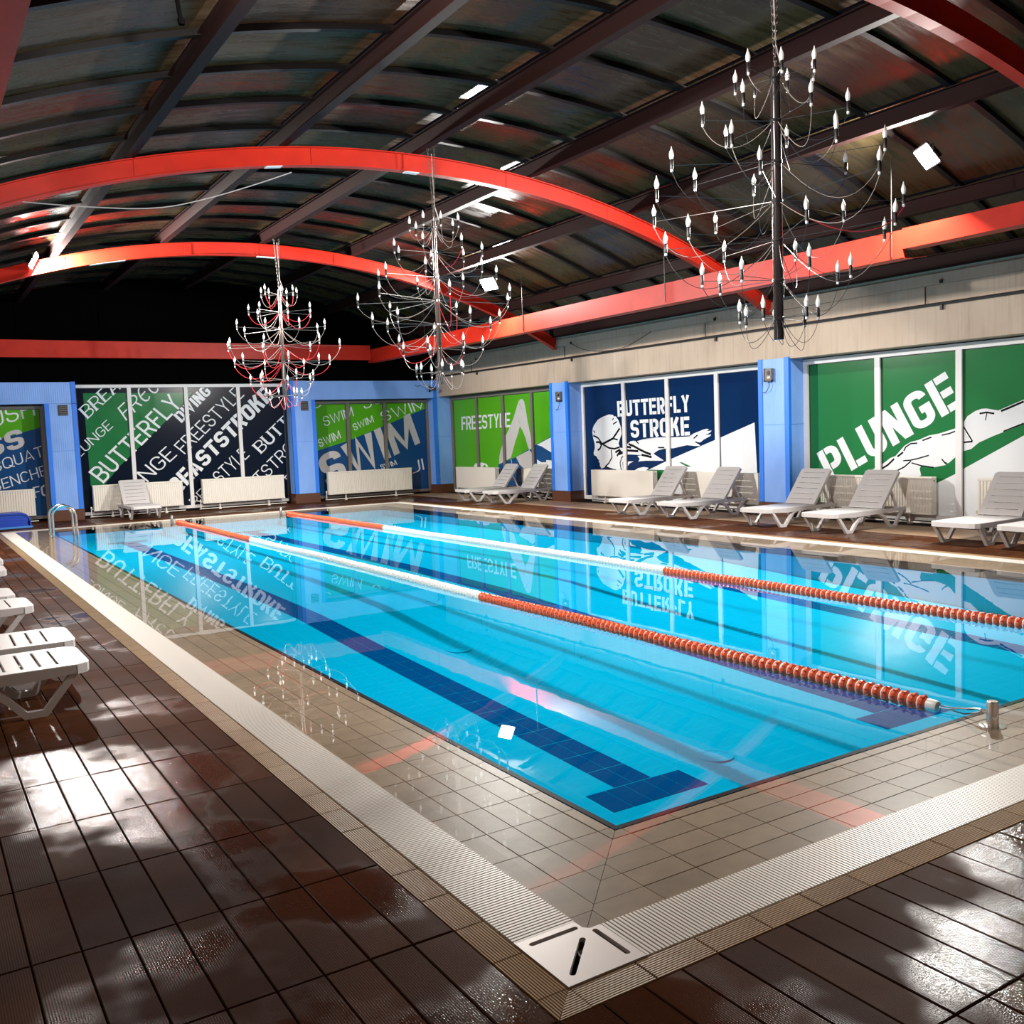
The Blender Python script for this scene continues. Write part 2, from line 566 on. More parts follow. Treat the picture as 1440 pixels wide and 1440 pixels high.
planks.sort(key=lambda p: view_rank(*p))
rest, tan = MB(), MB()
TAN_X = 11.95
for i, (x, y) in enumerate(planks):
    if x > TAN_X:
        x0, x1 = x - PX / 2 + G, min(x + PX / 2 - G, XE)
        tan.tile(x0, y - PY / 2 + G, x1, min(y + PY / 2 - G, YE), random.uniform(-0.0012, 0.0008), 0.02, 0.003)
    elif i < 300:
        inst('plank', plank_mesh, floor, (x, y, random.uniform(-0.0012, 0.0008)), (random.uniform(-.0015, .0015), random.uniform(-.004, .004), 0))
    else:
        x0, y0, x1, y1 = cut(x, y, PX / 2 - G, PY / 2 - G)
        if x1 - x0 > 0.02 and y1 - y0 > 0.02:
            rest.tile(x0, y0, x1, y1, random.uniform(-0.0012, 0.0008), 0.02, 0.003)
rest.build('far_planks', M['deck'], floor, kind='stuff')
tan.build('wall_side_planks', M['deck_tan'], floor, kind='stuff')

# ------------------------------------------------------------------ pool surround: trim tile, grate, ledge tile, corner cover
TL = 0.247
trim_long = MB().tile(-TL / 2 + .002, -TRIM / 2 + .0015, TL / 2 - .002, TRIM / 2 - .0015, 0.0, 0.014, 0.002).mesh('trim_tile', M['trim_tile'])
trims = []
n = int((TY1 - TY0 - 2 * TRIM) / TL)
for k in range(n):
    y = TY0 + TRIM + TL * (k + 0.5)
    trims += [(TX0 + TRIM / 2, y, pi / 2), (TX1 - TRIM / 2, y, pi / 2)]
n = int((TX1 - TX0 - 2 * TRIM) / TL)
for k in range(n + 1):
    x = TX0 + TRIM + TL * (k + 0.5)
    if x + TL / 2 < TX1 - TRIM + 0.02:
        trims += [(x, TY0 + TRIM / 2, 0), (x, TY1 - TRIM / 2, 0)]
trims.sort(key=lambda p: view_rank(p[0], p[1]))
rest = MB()
for i, (x, y, a) in enumerate(trims):
    if i < 290:
        inst('trim_tile', trim_long, floor, (x, y, random.uniform(-0.0006, 0.0006)), (0, 0, a))
    elif a:
        rest.tile(x - TRIM / 2 + .0015, y - TL / 2 + .002, x + TRIM / 2 - .0015, y + TL / 2 - .002, 0, 0.014, 0.002)
    else:
        rest.tile(x - TL / 2 + .002, y - TRIM / 2 + .0015, x + TL / 2 - .002, y + TRIM / 2 - .0015, 0, 0.014, 0.002)
# mitred corner tiles
for (cx, cy, sx, sy) in ((TX0, TY0, 1, 1), (TX1, TY0, -1, 1), (TX0, TY1, 1, -1), (TX1, TY1, -1, -1)):
    for q in (0, 1):
        d = TRIM - .001
        p = [(0.004, 0.0015), (TRIM, 0.0015), (TRIM, d), (TRIM - .003, d)] if q == 0 else [(0.0015, 0.004), (d, TRIM - .003), (d, TRIM), (0.0015, TRIM)]
        p = [(cx + sx * a, cy + sy * c) for a, c in p]
        mb = MB().prism(p, -0.014, 0.0)
        if (cx, cy) == (TX0, TY0): mb.build('trim_tile', M['trim_turned' if q else 'trim_tile'], floor)
        else:
            rest.prism(p, -0.014, 0.0)
rest.build('far_trim_tiles', M['trim_tile'], floor, kind='stuff')

# pool basin with a floor that falls towards the near end
prof = [(Y0, -0.575), (4.6, -0.51), (8.4, -0.36), (10.0, -0.28), (12.5, -0.24), (Y1, -0.24)]


def pool_z(y):
    for (a, za), (c, zc) in zip(prof, prof[1:]):
        if y <= c: return za + (zc - za) * (y - a) / (c - a)
    return prof[-1][1]


pool = empty('swimming_pool', (X0, Y0, 0), label='long blue indoor swimming pool with two lane ropes and beige tiled ledge', cat='pool')
off = Vector((-X0, -Y0, 0))


def sub(o):
    o.location = Vector(o.location) + off
    return o


bm_ = MB()
for (a, za), (c, zc) in zip(prof, prof[1:]):
    bm_.add([(X0, a, za), (X1, a, za), (X1, c, zc), (X0, c, zc)], [(0, 1, 2, 3)])
zt = -0.028
bm_.add([(X0, Y0, zt), (X1, Y0, zt), (X1, Y0, prof[0][1]), (X0, Y0, prof[0][1])], [(0, 3, 2, 1)])
bm_.add([(X0, Y1, zt), (X1, Y1, zt), (X1, Y1, prof[-1][1]), (X0, Y1, prof[-1][1])], [(0, 1, 2, 3)])
for x in (X0, X1):
    t_ = [(x, a, zt) for a, _ in prof]
    u_ = [(x, a, z) for a, z in prof]
    k = len(prof)
    bm_.add(t_ + u_, [(i, i + 1, k + i + 1, k + i) if x == X1 else (i, k + i, k + i + 1, i + 1) for i in range(k - 1)])
sub(bm_.build('basin', M['pool_tile'], pool, fix=False))
# ledge bed and gutter channel
b = MB()
for r in ((GX0, GY0, GX1, Y0), (GX0, Y1, GX1, GY1), (GX0, Y0, X0, Y1), (X1, Y0, GX1, Y1)):
    b.box(r[0], r[1], -0.10, r[2], r[3], -0.018)
sub(b.build('ledge_bed', M['grout'], pool))
b = MB()
for r in ((HX0, HY0, HX1, GY0), (HX0, GY1, HX1, HY1), (HX0, GY0, GX0, GY1), (GX1, GY0, HX1, GY1)):
    b.box(r[0], r[1], -0.16, r[2], r[3], -0.05)
sub(b.build('gutter_channel', M['channel'], pool))
# dark nosing strip along the water edge
for r in ((X0 - .03, Y0 - .03, X1 + .03, Y0), (X0 - .03, Y1, X1 + .03, Y1 + .03), (X0 - .03, Y0, X0, Y1), (X1, Y0, X1 + .03, Y1)):
    sub(MB().box(r[0], r[1], -0.06, r[2], r[3], -0.009).build('nosing', M['nosing'], pool))
# ledge tiles: rows parallel to each edge
LW, LL, ZL = 0.128, 0.2555, -0.010
rows = [(0.033 + 0.062 / 2, 0.06)] + [(0.097 + LW * (k + 0.5), LW) for k in range(4)]
tiles = []
for dist, w in rows:
    yn, yf, xl, xr = Y0 - dist, Y1 + dist, X0 - dist, X1 + dist
    k = 0
    x = GX0 + 0.13
    x = math.floor((-dist - w / 2) / LL) * LL + X0
    while x < X1 + dist + w / 2:
        a, c = max(x, X0 - dist - w / 2), min(x + LL, X1 + dist + w / 2)
        if c - a > 0.03:
            for y in (yn, yf): tiles.append(('h', (a + c) / 2, y, c - a, w))
        x += LL
    y = math.floor((-dist - w / 2) / LL) * LL + Y0
    while y < Y1 + dist + w / 2:
        a, c = max(y, Y0 - dist - w / 2), min(y + LL, Y1 + dist + w / 2)
        if c - a > 0.03:
            for x in (xl, xr): tiles.append(('v', x, (a + c) / 2, w, c - a))
        y += LL
tiles.sort(key=lambda p: view_rank(p[1], p[2]))
rest = MB(); cache = {}
g_ = 0.0012
for i, (o_, x, y, sx, sy) in enumerate(tiles):
    # mitre at the corners: the two end tiles of a row stop at the diagonal
    x0, x1, y0, y1 = x - sx / 2 + g_, x + sx / 2 - g_, y - sy / 2 + g_, y + sy / 2 - g_
    poly = [(x0, y0), (x1, y0), (x1, y1), (x0, y1)]
    dl, dn = X0 - x, Y0 - y
    for cx, cy, ax, ay in ((X0, Y0, -1, -1), (X1, Y0, 1, -1), (X0, Y1, -1, 1), (X1, Y1, 1, 1)):
        # corner quadrant: u outward along x, v outward along y
        f = (lambda p: (ax * (p[0] - cx)) - (ay * (p[1] - cy)))        # u - v
        inq = [ax * (p[0] - cx) > -0.0 or ay * (p[1] - cy) > -0.0 for p in poly]
        if max(ax * (p[0] - cx) for p in poly) > 0.001 and max(ay * (p[1] - cy) for p in poly) > 0.001:
            s = -1 if o_ == 'h' else 1      # 'h' rows keep u < v, 'v' rows keep u > v
            res = []
            for j in range(len(poly)):
                p, q = poly[j], poly[(j + 1) % len(poly)]
                fp, fq = s * f(p) - 0.0015, s * f(q) - 0.0015
                if fp >= 0: res.append(p)
                if (fp >= 0) != (fq >= 0):
                    t_ = fp / (fp - fq)
                    res.append((p[0] + (q[0] - p[0]) * t_, p[1] + (q[1] - p[1]) * t_))
            poly = res
            if len(poly) < 3: break
    if len(poly) < 3: continue
    full = len(poly) == 4 and abs(poly[0][0] - x0) < 1e-6 and abs(poly[2][0] - x1) < 1e-6 and abs(poly[2][1] - y1) < 1e-6 and abs(poly[1][1] - y0) < 1e-6
    if i < 290:
        if full:
            key = (round(sx, 4), round(sy, 4))
            if key not in cache:
                cache[key] = MB().tile(-sx / 2 + g_, -sy / 2 + g_, sx / 2 - g_, sy / 2 - g_, 0, 0.012, 0.0015).mesh('ledge_tile', M['ledge_tile'])
            sub(inst('ledge_tile', cache[key], pool, (x, y, ZL + random.uniform(-.0004, .0004))))
        else:
            sub(MB().prism(poly, ZL - 0.012, ZL).build('ledge_tile', M['ledge_tile'], pool))
    elif full:
        rest.tile(x0, y0, x1, y1, ZL, 0.012, 0.0015)
    else:
        rest.prism(poly, ZL - 0.012, ZL)
sub(rest.build('far_ledge_tiles', M['ledge_tile'], pool, kind='stuff'))
# lane lines with T ends
T1, T2 = 0.225, 0.30
lt = {}
for lane in range(3):
    cx = X0 + (X1 - X0) / 6 * (2 * lane + 1)
    cells = []
    ty = 4.24
    for k in range(-2, 3): cells.append((cx + k * 0.146, ty, 0.140, 0.272))
    y = ty + 0.277
    while y < Y1 - 1.4:
        for s in (-1, 1): cells.append((cx + s * 0.073, y, 0.140, 0.272))
        y += 0.277
    for k in range(-2, 3): cells.append((cx + k * 0.146, y, 0.140, 0.272))
    rest = MB()
    for i, (x, y, w, l) in enumerate(cells):
        z0, z1 = pool_z(y) + 0.002, pool_z(y + l - 0.005) + 0.002
        vs = [(x - w / 2, y, z0), (x + w / 2, y, z0), (x + w / 2, y + l - .005, z1), (x - w / 2, y + l - .005, z1)]
        vs += [(a, c, e - 0.006) for a, c, e in vs]
        fs = [(0, 1, 2, 3), (0, 4, 5, 1), (1, 5, 6, 2), (2, 6, 7, 3), (3, 7, 4, 0)]
        if i < 85: sub(MB().add(vs, fs).build('lane_tile', M['lane_tile'], pool))
        else: rest.add(vs, fs)
    sub(rest.build('far_lane_tiles', M['lane_tile'], pool, kind='stuff'))
# two round floor inlets
for (x, y) in ((4.3, 7.9), (4.35, 4.55)):
    z = pool_z(y)
    sub(MB().lathe([(0.12, z), (0.118, z + 0.005), (0.09, z + 0.006), (0.09, z + 0.004), (0.05, z + 0.004), (0.045, z + 0.006), (0.0, z + 0.006)], 18, (x, y, 0)).build('floor_inlet', M['pool_tile'], pool))
# water
w = MB().add([(GX0 + .002, GY0 + .002, -.0035), (GX1 - .002, GY0 + .002, -.0035), (GX1 - .002, GY1 - .002, -.0035), (GX0 + .002, GY1 - .002, -.0035)], [(0, 1, 2, 3)])
w.build('pool_water', M['water'], label='clear still water mirroring the painted windows in the swimming pool', cat='water', kind='stuff', fix=False)

# overflow grates: one thing per side, bars joined
def grate(name, x0, y0, x1, y1, label, skip=None):
    g = empty(name, ((x0 + x1) / 2, (y0 + y1) / 2, 0), label=label, cat='grate', group='overflow grates round the pool')
    ox, oy = (x0 + x1) / 2, (y0 + y1) / 2
    b = MB()
    lx, ly = x1 - x0, y1 - y0
    if ly > lx:
        n_ = int(ly / 0.0165)
        for k in range(n_):
            y = -ly / 2 + ly * (k + .5) / n_
            b.box(-lx / 2 + .006, y - .0048, -.022, lx / 2 - .006, y + .0048, -.001)
    else:
        n_ = int(lx / 0.0165)
        for k in range(n_):
            x = -lx / 2 + lx * (k + .5) / n_
            b.box(x - .0048, -ly / 2 + .006, -.022, x + .0048, ly / 2 - .006, -.001)
    b.build('bars', M['grate'], g, kind='stuff')
    for q in (-.085, 0.085):
        bb = MB()
        if ly > lx: bb.box(q - .006, -ly / 2, -.03, q + .006, ly / 2, -.012)
        else: bb.box(-lx / 2, q - .006, -.03, lx / 2, q + .006, -.012)
        bb.build('carrier_rail', M['grate'], g)


DR = 0.305
grate('overflow_grate', HX0, HY0 + DR, GX0, HY1 - GRATE, 'white slotted overflow grate running along the left side of the pool')
grate('overflow_grate', HX0 + DR, HY0, HX1 - GRATE, GY0, 'white slotted overflow grate along the near end of the pool')
grate('overflow_grate', GX1, HY0 + GRATE, HX1, HY1 - GRATE, 'white slotted overflow grate along the right side below the sun loungers')
grate('overflow_grate', HX0, GY1, HX1, HY1, 'white slotted overflow grate along the far end of the pool')
# corner drain cover with three slots
dc = empty('corner_cover', (HX0, HY0, 0), label='square pale drain cover with three slots at the near pool corner', cat='drain cover')
q = 0.06
plate = [(0.004, 0.004), (DR - .004, 0.004), (DR - .004, GRATE - .016), (DR - .008, GRATE - .012), (GRATE + .006, GRATE - .012), (GRATE - .012, GRATE + .006), (GRATE - .012, DR - .008), (GRATE - .016, DR - .004), (0.004, DR - .004)]
plate_o = MB().prism(plate, -.012, 0.003).build('plate', M['drain'], dc)


def slot_prism(p0, p1, w):
    p0, p1 = Vector((*p0, 0)), Vector((*p1, 0))
    t_ = (p1 - p0).normalized(); s_ = Vector((-t_.y, t_.x, 0))
    pts = []
    for base, a0 in ((p1, -pi / 2), (p0, pi / 2)):
        for k in range(7):
            a = a0 + pi * k / 6
            pts.append(base + t_ * cos(a) * w / 2 + s_ * sin(a) * w / 2)
    return [(p.x, p.y) for p in pts]


slots = [((0.045, 0.265), (0.215, 0.265)), ((0.262, 0.05), (0.262, 0.215)), ((0.052, 0.052), (0.195, 0.195))]
for p0, p1 in slots:
    cutter = MB().prism(slot_prism(p0, p1, 0.021), -.05, .05).build('slot_cutter', M['dark'])
    md = plate_o.modifiers.new('slot', 'BOOLEAN'); md.operation = 'DIFFERENCE'; md.object = cutter; md.solver = 'EXACT'
    cutter.location = (HX0, HY0, 0)
    bpy.context.view_layer.update()
    dg = bpy.context.evaluated_depsgraph_get()
    me = bpy.data.meshes.new_from_object(plate_o.evaluated_get(dg))
    plate_o.modifiers.clear(); plate_o.data = me
    bpy.data.objects.remove(cutter)
MB().box(.006, .006, -.05, DR - .006, GRATE - .014, -.046).build('sump', M['dark'], dc)
MB().box(.0, .0, -.012, .004, DR, .004).box(.004, 0, -.012, DR, .004, .004).build('rim', M['drain'], dc)


# ------------------------------------------------------------------ far and right walls
wall_f = empty('wall_far', kind='structure')
wall_r = empty('wall_right', kind='structure')


def clad(parent, x0, y0, z0, x1, y1, z1):
    return MB().box(x0, y0, z0, x1, y1, z1).build('cladding_panel', M['blue'], parent)


def pilaster(parent, x0, x1, y0, y1, zt, faces, trims, zsplit=1.6):
    p = MB().box(x0, y0, 0.25, x1, y1, zsplit).build('pilaster', M['blue'], parent)
    MB().box(x0, y0, zsplit + .006, x1, y1, zt).build('upper_panel', M['blue'], p)
    MB().box(x0 + .015, y0 + .015, zsplit, x1 - .015, y1 - .015, zsplit + .006).build('panel_joint', M['blue_trim'], p)
    e = 0.012
    MB().box(x0 - .02, y0 - .02, 0.0, x1 + (.02 if not faces == 'r' else 0), y1 + .02, 0.245).build('plinth', M['plinth'], p)
    for (tx0, ty0, tx1, ty1) in trims:
        MB().box(tx0, ty0, 0.25, tx1, ty1, zt + .01).build('corner_trim', M['blue_trim'], p)


W_ = 0.085
for (y0, y1) in ((-1.48, -0.82), (5.02, 5.68), (11.52, 12.19), (18.0, 18.7)):
    pilaster(wall_r, XR_FACE, XR_WIN + .05, y0, y1, 2.74, 'r',
             ((XR_FACE - .012, y0 - .012, XR_FACE + .05, y0 + W_), (XR_FACE - .012, y1 - W_, XR_FACE + .05, y1 + .012)))
F0, FB = YF_FACE, YF_WIN + .06
pilaster(wall_f, 2.80, 3.45, F0, FB, 2.68, 'f', ((2.788, F0 - .012, 2.80 + W_, F0 + .05), (3.45 - W_, F0 - .012, 3.462, F0 + .05)))
pilaster(wall_f, 8.58, 9.21, F0, FB, 2.68, 'f', ((8.568, F0 - .012, 8.58 + W_, F0 + .05), (9.21 - W_, F0 - .012, 9.222, F0 + .05)))
pilaster(wall_f, 12.73, XR_WIN + .05, F0, FB, 2.68, 'f', ((12.718, F0 - .012, 12.73 + W_, F0 + .05),))
for (x0, x1) in ((XL, 3.45), (8.58, XR_WIN + .05)):
    clad(wall_f, x0, F0, 2.685, x1, FB, 3.17)
MB().box(3.45 - W_, F0 - .012, 2.68, 3.462, F0 + .05, 3.18).build('corner_trim', M['blue_trim'], wall_f)
MB().box(8.568, F0 - .012, 2.68, 8.58 + W_, F0 + .05, 3.18).build('corner_trim', M['blue_trim'], wall_f)
MB().box(12.718, F0 - .012, 2.68, 12.73 + W_, F0 + .05, 3.18).build('corner_trim', M['blue_trim'], wall_f)
# dark gable above the far wall
N_ = 20
poly = [(XL, 3.18)] + [(XR_WIN + .05, 3.18)] + [(XL + (XR_WIN + .05 - XL) * (N_ - k) / N_, arc_z(XL + (XR_WIN + .05 - XL) * (N_ - k) / N_, 5.62)) for k in range(N_ + 1)]
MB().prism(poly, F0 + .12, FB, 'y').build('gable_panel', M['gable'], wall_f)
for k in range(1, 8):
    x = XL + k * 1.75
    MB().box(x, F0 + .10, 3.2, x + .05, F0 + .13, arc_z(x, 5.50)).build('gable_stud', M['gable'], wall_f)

# beige band over the right windows
MB().box(XR_FACE + .02, YN, 2.72, XR_WIN + .06, F0 + .5, 3.55).build('wall_band', M['beige'], wall_r)
MB().box(XR_FACE, YN, 3.553, XR_WIN + .06, F0 + .5, 3.71).build('ledge_band', M['beige'], wall_r)
MB().box(XR_FACE + .03, YN, 3.712, XR_WIN + .06, F0 + .5, 3.83).build('top_band', M['beige'], wall_r)
MB().box(XR_WIN + .07, YN, -.2, XR_WIN + .12, F0 + .6, 3.83).build('outer_skin', M['backing'], wall_r)
MB().box(XL, FB + .01, -.2, XR_WIN + .12, FB + .06, 3.18).build('outer_skin', M['backing'], wall_f)
wl = MB().box(XL - .15, YN, -.2, XL, YE, 4.6).build('wall_left', M['beige'], kind='structure')
poly = [(XL, -.2), (XR_WIN + .1, -.2)] + [(XL + (XR_WIN + .1 - XL) * (N_ - k) / N_, arc_z(XL + (XR_WIN + .1 - XL) * (N_ - k) / N_, 5.65)) for k in range(N_ + 1)]
MB().prism(poly, YN - .15, YN, 'y').build('wall_near', M['beige'], kind='structure')

# ------------------------------------------------------------------ lettering: a stroke alphabet
def arc(cx, cy, rx, ry, a0, a1, n=6):
    return [(cx + rx * cos(radians(a0 + (a1 - a0) * k / n)), cy + ry * sin(radians(a0 + (a1 - a0) * k / n))) for k in range(n + 1)]


def glyph(ch, w, blk, scr=False):
    """-> (cell width, polylines); w stroke width, blk: heavy stencil cut"""
    i = w / 2
    Wd = {'M': .86, 'W': .98, 'I': w, 'J': .45, 'L': .5, 'E': .52, 'F': .5, 'T': .6, 'S': .56, 'Y': .64, 'A': .68, 'V': .68, 'O': .68, 'Q': .72, 'N': .64}.get(ch, .6)
    if blk: Wd = {'M': .80, 'W': .86, 'I': w, 'L': .5, 'F': .5, 'E': .54, 'J': .5}.get(ch, .58)
    L, R, B, T = i, Wd - i, i, 1 - i
    g = 0.03 if blk else 0.0                # stencil gap beside the stem
    s = (w + g) if blk else i               # where arms begin
    c = min(.16, (R - L) / 2) if blk else min(.3, (R - L) / 2)
    cy = c
    m = .5
    stem = [(L, 0), (L, 1)]
    def rnd(x0, y0, x1, y1, q=c):           # closed rounded rectangle
        q = min(q, (x1 - x0) / 2, (y1 - y0) / 2)
        return arc(x1 - q, y1 - q, q, q, 90, 0) + arc(x1 - q, y0 + q, q, q, 0, -90) + arc(x0 + q, y0 + q, q, q, -90, -180) + arc(x0 + q, y1 - q, q, q, 180, 90)
    def bowl(y0, y1):
        q = min(c, (y1 - y0) / 2)
        return [(s, y1)] + arc(R - q, y1 - q, q, q, 90, 0) + arc(R - q, y0 + q, q, q, 0, -90) + [(s, y0)]
    if scr and ch == 'E':
        return Wd, [arc(.3, .5, .26, .5, 60, 310, 12), [(.1, .52), (.42, .56)]]
    D = {
        'A': [[(L, 0), (Wd / 2, T + i * .6), (R, 0)], [(L + .16, .28), (R - .16, .28)]],
        'B': [stem, bowl(m, T), bowl(B, m)],
        'C': [arc(R - c, T - c, c, c, 20, 90) + arc(L + c, T - c, c, c, 90, 180) + arc(L + c, B + c, c, c, 180, 270) + arc(R - c, B + c, c, c, 270, 340)],
        'D': [stem, bowl(B, T)],
        'E': [stem, [(s, T), (Wd, T)], [(s, m), (Wd - .05, m)], [(s, B), (Wd, B)]],
        'F': [stem, [(s, T), (Wd, T)], [(s, m), (Wd - .05, m)]],
        'G': [arc(R - c, T - c, c, c, 0, 90) + arc(L + c, T - c, c, c, 90, 180) + arc(L + c, B + c, c, c, 180, 270) + arc(R - c, B + c, c, c, 270, 360) + [(R, .46), (Wd * .52, .46)]],
        'H': [stem, [(R, 0), (R, 1)], [(s, m), (R - (i if blk else 0), m)]],
        'I': [[(L, 0), (L, 1)]],
        'J': [[(R, 1), (R, B + c)] + arc(R - c, B + c, c, c, 0, -90) + [(0, B)]],
        'K': [stem, [(s, .44), (R, 1)], [(s + .12, .56), (R, 0)]],
        'L': [stem, [(s, B), (Wd, B)]],
        'M': [[(L, 0), (L, 1)], [(R, 0), (R, 1)], [(L + .3 * i, .97), (Wd / 2, .12), (R - .3 * i, .97)]],
        'N': [[(L, 0), (L, 1)], [(R, 0), (R, 1)], [(L + .4 * i, .97), (R - .4 * i, .03)]],
        'O': [rnd(L, B, R, T) + [rnd(L, B, R, T)[0]]],
        'P': [stem, bowl(.42, T)],
        'Q': [rnd(L, B, R, T) + [rnd(L, B, R, T)[0]], [(Wd * .55, .22), (Wd + .04, -.04)]],
        'R': [stem, bowl(.45, T), [(R - .2, .45), (R, 0)]],
        'S': [arc(R - c, T - c, c, c, -10, 90) + arc(L + c, T - c, c, c, 90, 180) + arc(L + c, m + c * .8, c, c * .8, 180, 250, 4) + arc(R - c, m - c * .8, c, c * .8, 70, 0, 4) + arc(R - c, B + c, c, c, 0, -90) + arc(L + c, B + c, c, c, 270, 170)],
        'T': [[(Wd / 2, 0), (Wd / 2, 1 - w - g if blk else T)], [(0, T), (Wd, T)]],
        'U': [[(L, 1), (L, B + c)] + arc(L + c, B + c, c, c, 180, 270) + arc(R - c, B + c, c, c, 270, 360) + [(R, 1)]],
        'V': [[(L, 1), (Wd / 2, .03), (R, 1)]],
        'W': [[(L, 1), (Wd * .28, .04), (Wd / 2, .92), (Wd * .72, .04), (R, 1)]],
        'Y': [[(L, 1), (Wd / 2, .45), (R, 1)], [(Wd / 2, 0), (Wd / 2, .47)]],
    }
    return Wd, D[ch]


def stroke_faces(pl, w):
    """flat mitred strip along a polyline"""
    pl = [Vector((p[0], p[1])) for p in pl]
    q = [pl[0]]
    for p in pl[1:]:
        if (p - q[-1]).length > 1e-4: q.append(p)
    vs = []
    for k, p in enumerate(q):
        t1 = (p - q[k - 1]).normalized() if k else None
        t2 = (q[k + 1] - p).normalized() if k < len(q) - 1 else None
        t1 = t1 or t2; t2 = t2 or t1
        n1, n2 = Vector((-t1.y, t1.x)), Vector((-t2.y, t2.x))
        nn = n1 + n2
        nn = nn.normalized() if nn.length > 1e-3 else n1
        kk = min(1.8, 1 / max(.3, nn.dot(n1)))
        vs += [p + nn * w / 2 * kk, p - nn * w / 2 * kk]
    return vs, [(2 * k, 2 * k + 1, 2 * k + 3, 2 * k + 2) for k in range(len(q) - 1)]


STY = {'thin': .085, 'light': .12, 'serif': .085, 'block': .195, 'cond': .15, 'big': .19}


def text_faces(s, style):
    w = STY[style]
    blk = style in ('block', 'cond', 'big')
    x = 0.0
    V, Fc = [], []
    gap = .11 if not blk else .075
    scr = (s in ('FREE', 'USH'))
    for ch in s:
        Wd, pls = glyph(ch, w, blk, scr)
        if ch == 'M' and blk: w2 = w * .85
        else: w2 = w
        for j, pl in enumerate(pls):
            ww = w2 * (1.7 if style == 'serif' and j == 0 else 1)
            vs, fs = stroke_faces(pl, ww)
            b0 = len(V)
            V += [(v.x + x, v.y, .14 * j) for v in vs]
            Fc += [tuple(b0 + k for k in f) for f in fs]
        if style == 'serif':
            feet = {'B': [(0, 0), (0, 1)], 'R': [(0, 0), (0, 1), (Wd - .08, 0)], 'E': [(0, 0), (0, 1)], 'A': [(.05, 0), (Wd - .08, 0)], 'U': [(0, 1), (Wd - .1, 1)], 'T': [(Wd / 2 - .06, 0)], 'F': [(0, 0)], 'C': []}.get(ch, [])
            for fx, fy in feet:
                b0 = len(V)
                y0, y1 = (0, .05) if fy == 0 else (.95, 1)
                V += [(x + fx - .06, y0, .8), (x + fx + .16, y0, .8), (x + fx + .16, y1, .8), (x + fx - .06, y1, .8)]
                Fc.append((b0, b0 + 1, b0 + 2, b0 + 3))
        x += Wd + gap
    tot = x - gap
    return [(a / tot, c, e) for a, c, e in V], Fc


# window planes: map (a, b) on the pane to the room; layers stand proud by a fraction of a millimetre each
def on_pane(win, a, b, lay):
    if win in ('F', 'B', 'P'):
        return (XR_WIN - .012 - .0008 * (lay + 1), a, b)
    return (a, YF_WIN - .012 - .0008 * (lay + 1), b)


RECT = {}       # window -> (a0, a1, b0, b1): visible film area


def film(name, win, V, Fc, m, lay, parent, label=None):
    a0, a1, b0, b1 = RECT[win]
    me = bpy.data.meshes.new(name)
    me.from_pydata([(v[0], v[1], v[2] if len(v) > 2 else 0) for v in V], [], Fc)
    bm = bmesh.new(); bm.from_mesh(me)
    if any(len(f) > 4 for f in Fc):
        bmesh.ops.triangulate(bm, faces=bm.faces[:], quad_method='BEAUTY', ngon_method='EAR_CLIP')
    for co, no in (((a0, 0, 0), (-1, 0, 0)), ((a1, 0, 0), (1, 0, 0)), ((0, b0, 0), (0, -1, 0)), ((0, b1, 0), (0, 1, 0))):
        bmesh.ops.bisect_plane(bm, geom=bm.verts[:] + bm.edges[:] + bm.faces[:], plane_co=co, plane_no=no, clear_outer=True)
    if not bm.faces:
        bm.free(); return None
    for v in bm.verts:
        v.co = on_pane(win, v.co.x, v.co.y, lay + v.co.z)
    inward = Vector((-1, 0, 0)) if win in ('F', 'B', 'P') else Vector((0, -1, 0))
    bm.normal_update()
    flip = [f for f in bm.faces if f.normal.dot(inward) < 0]
    bmesh.ops.reverse_faces(bm, faces=flip)
    bm.to_mesh(me); bm.free()
    me.materials.append(m)
    o = bpy.data.objects.new(name, me)
    link(o, parent)
    return tag(o, label)


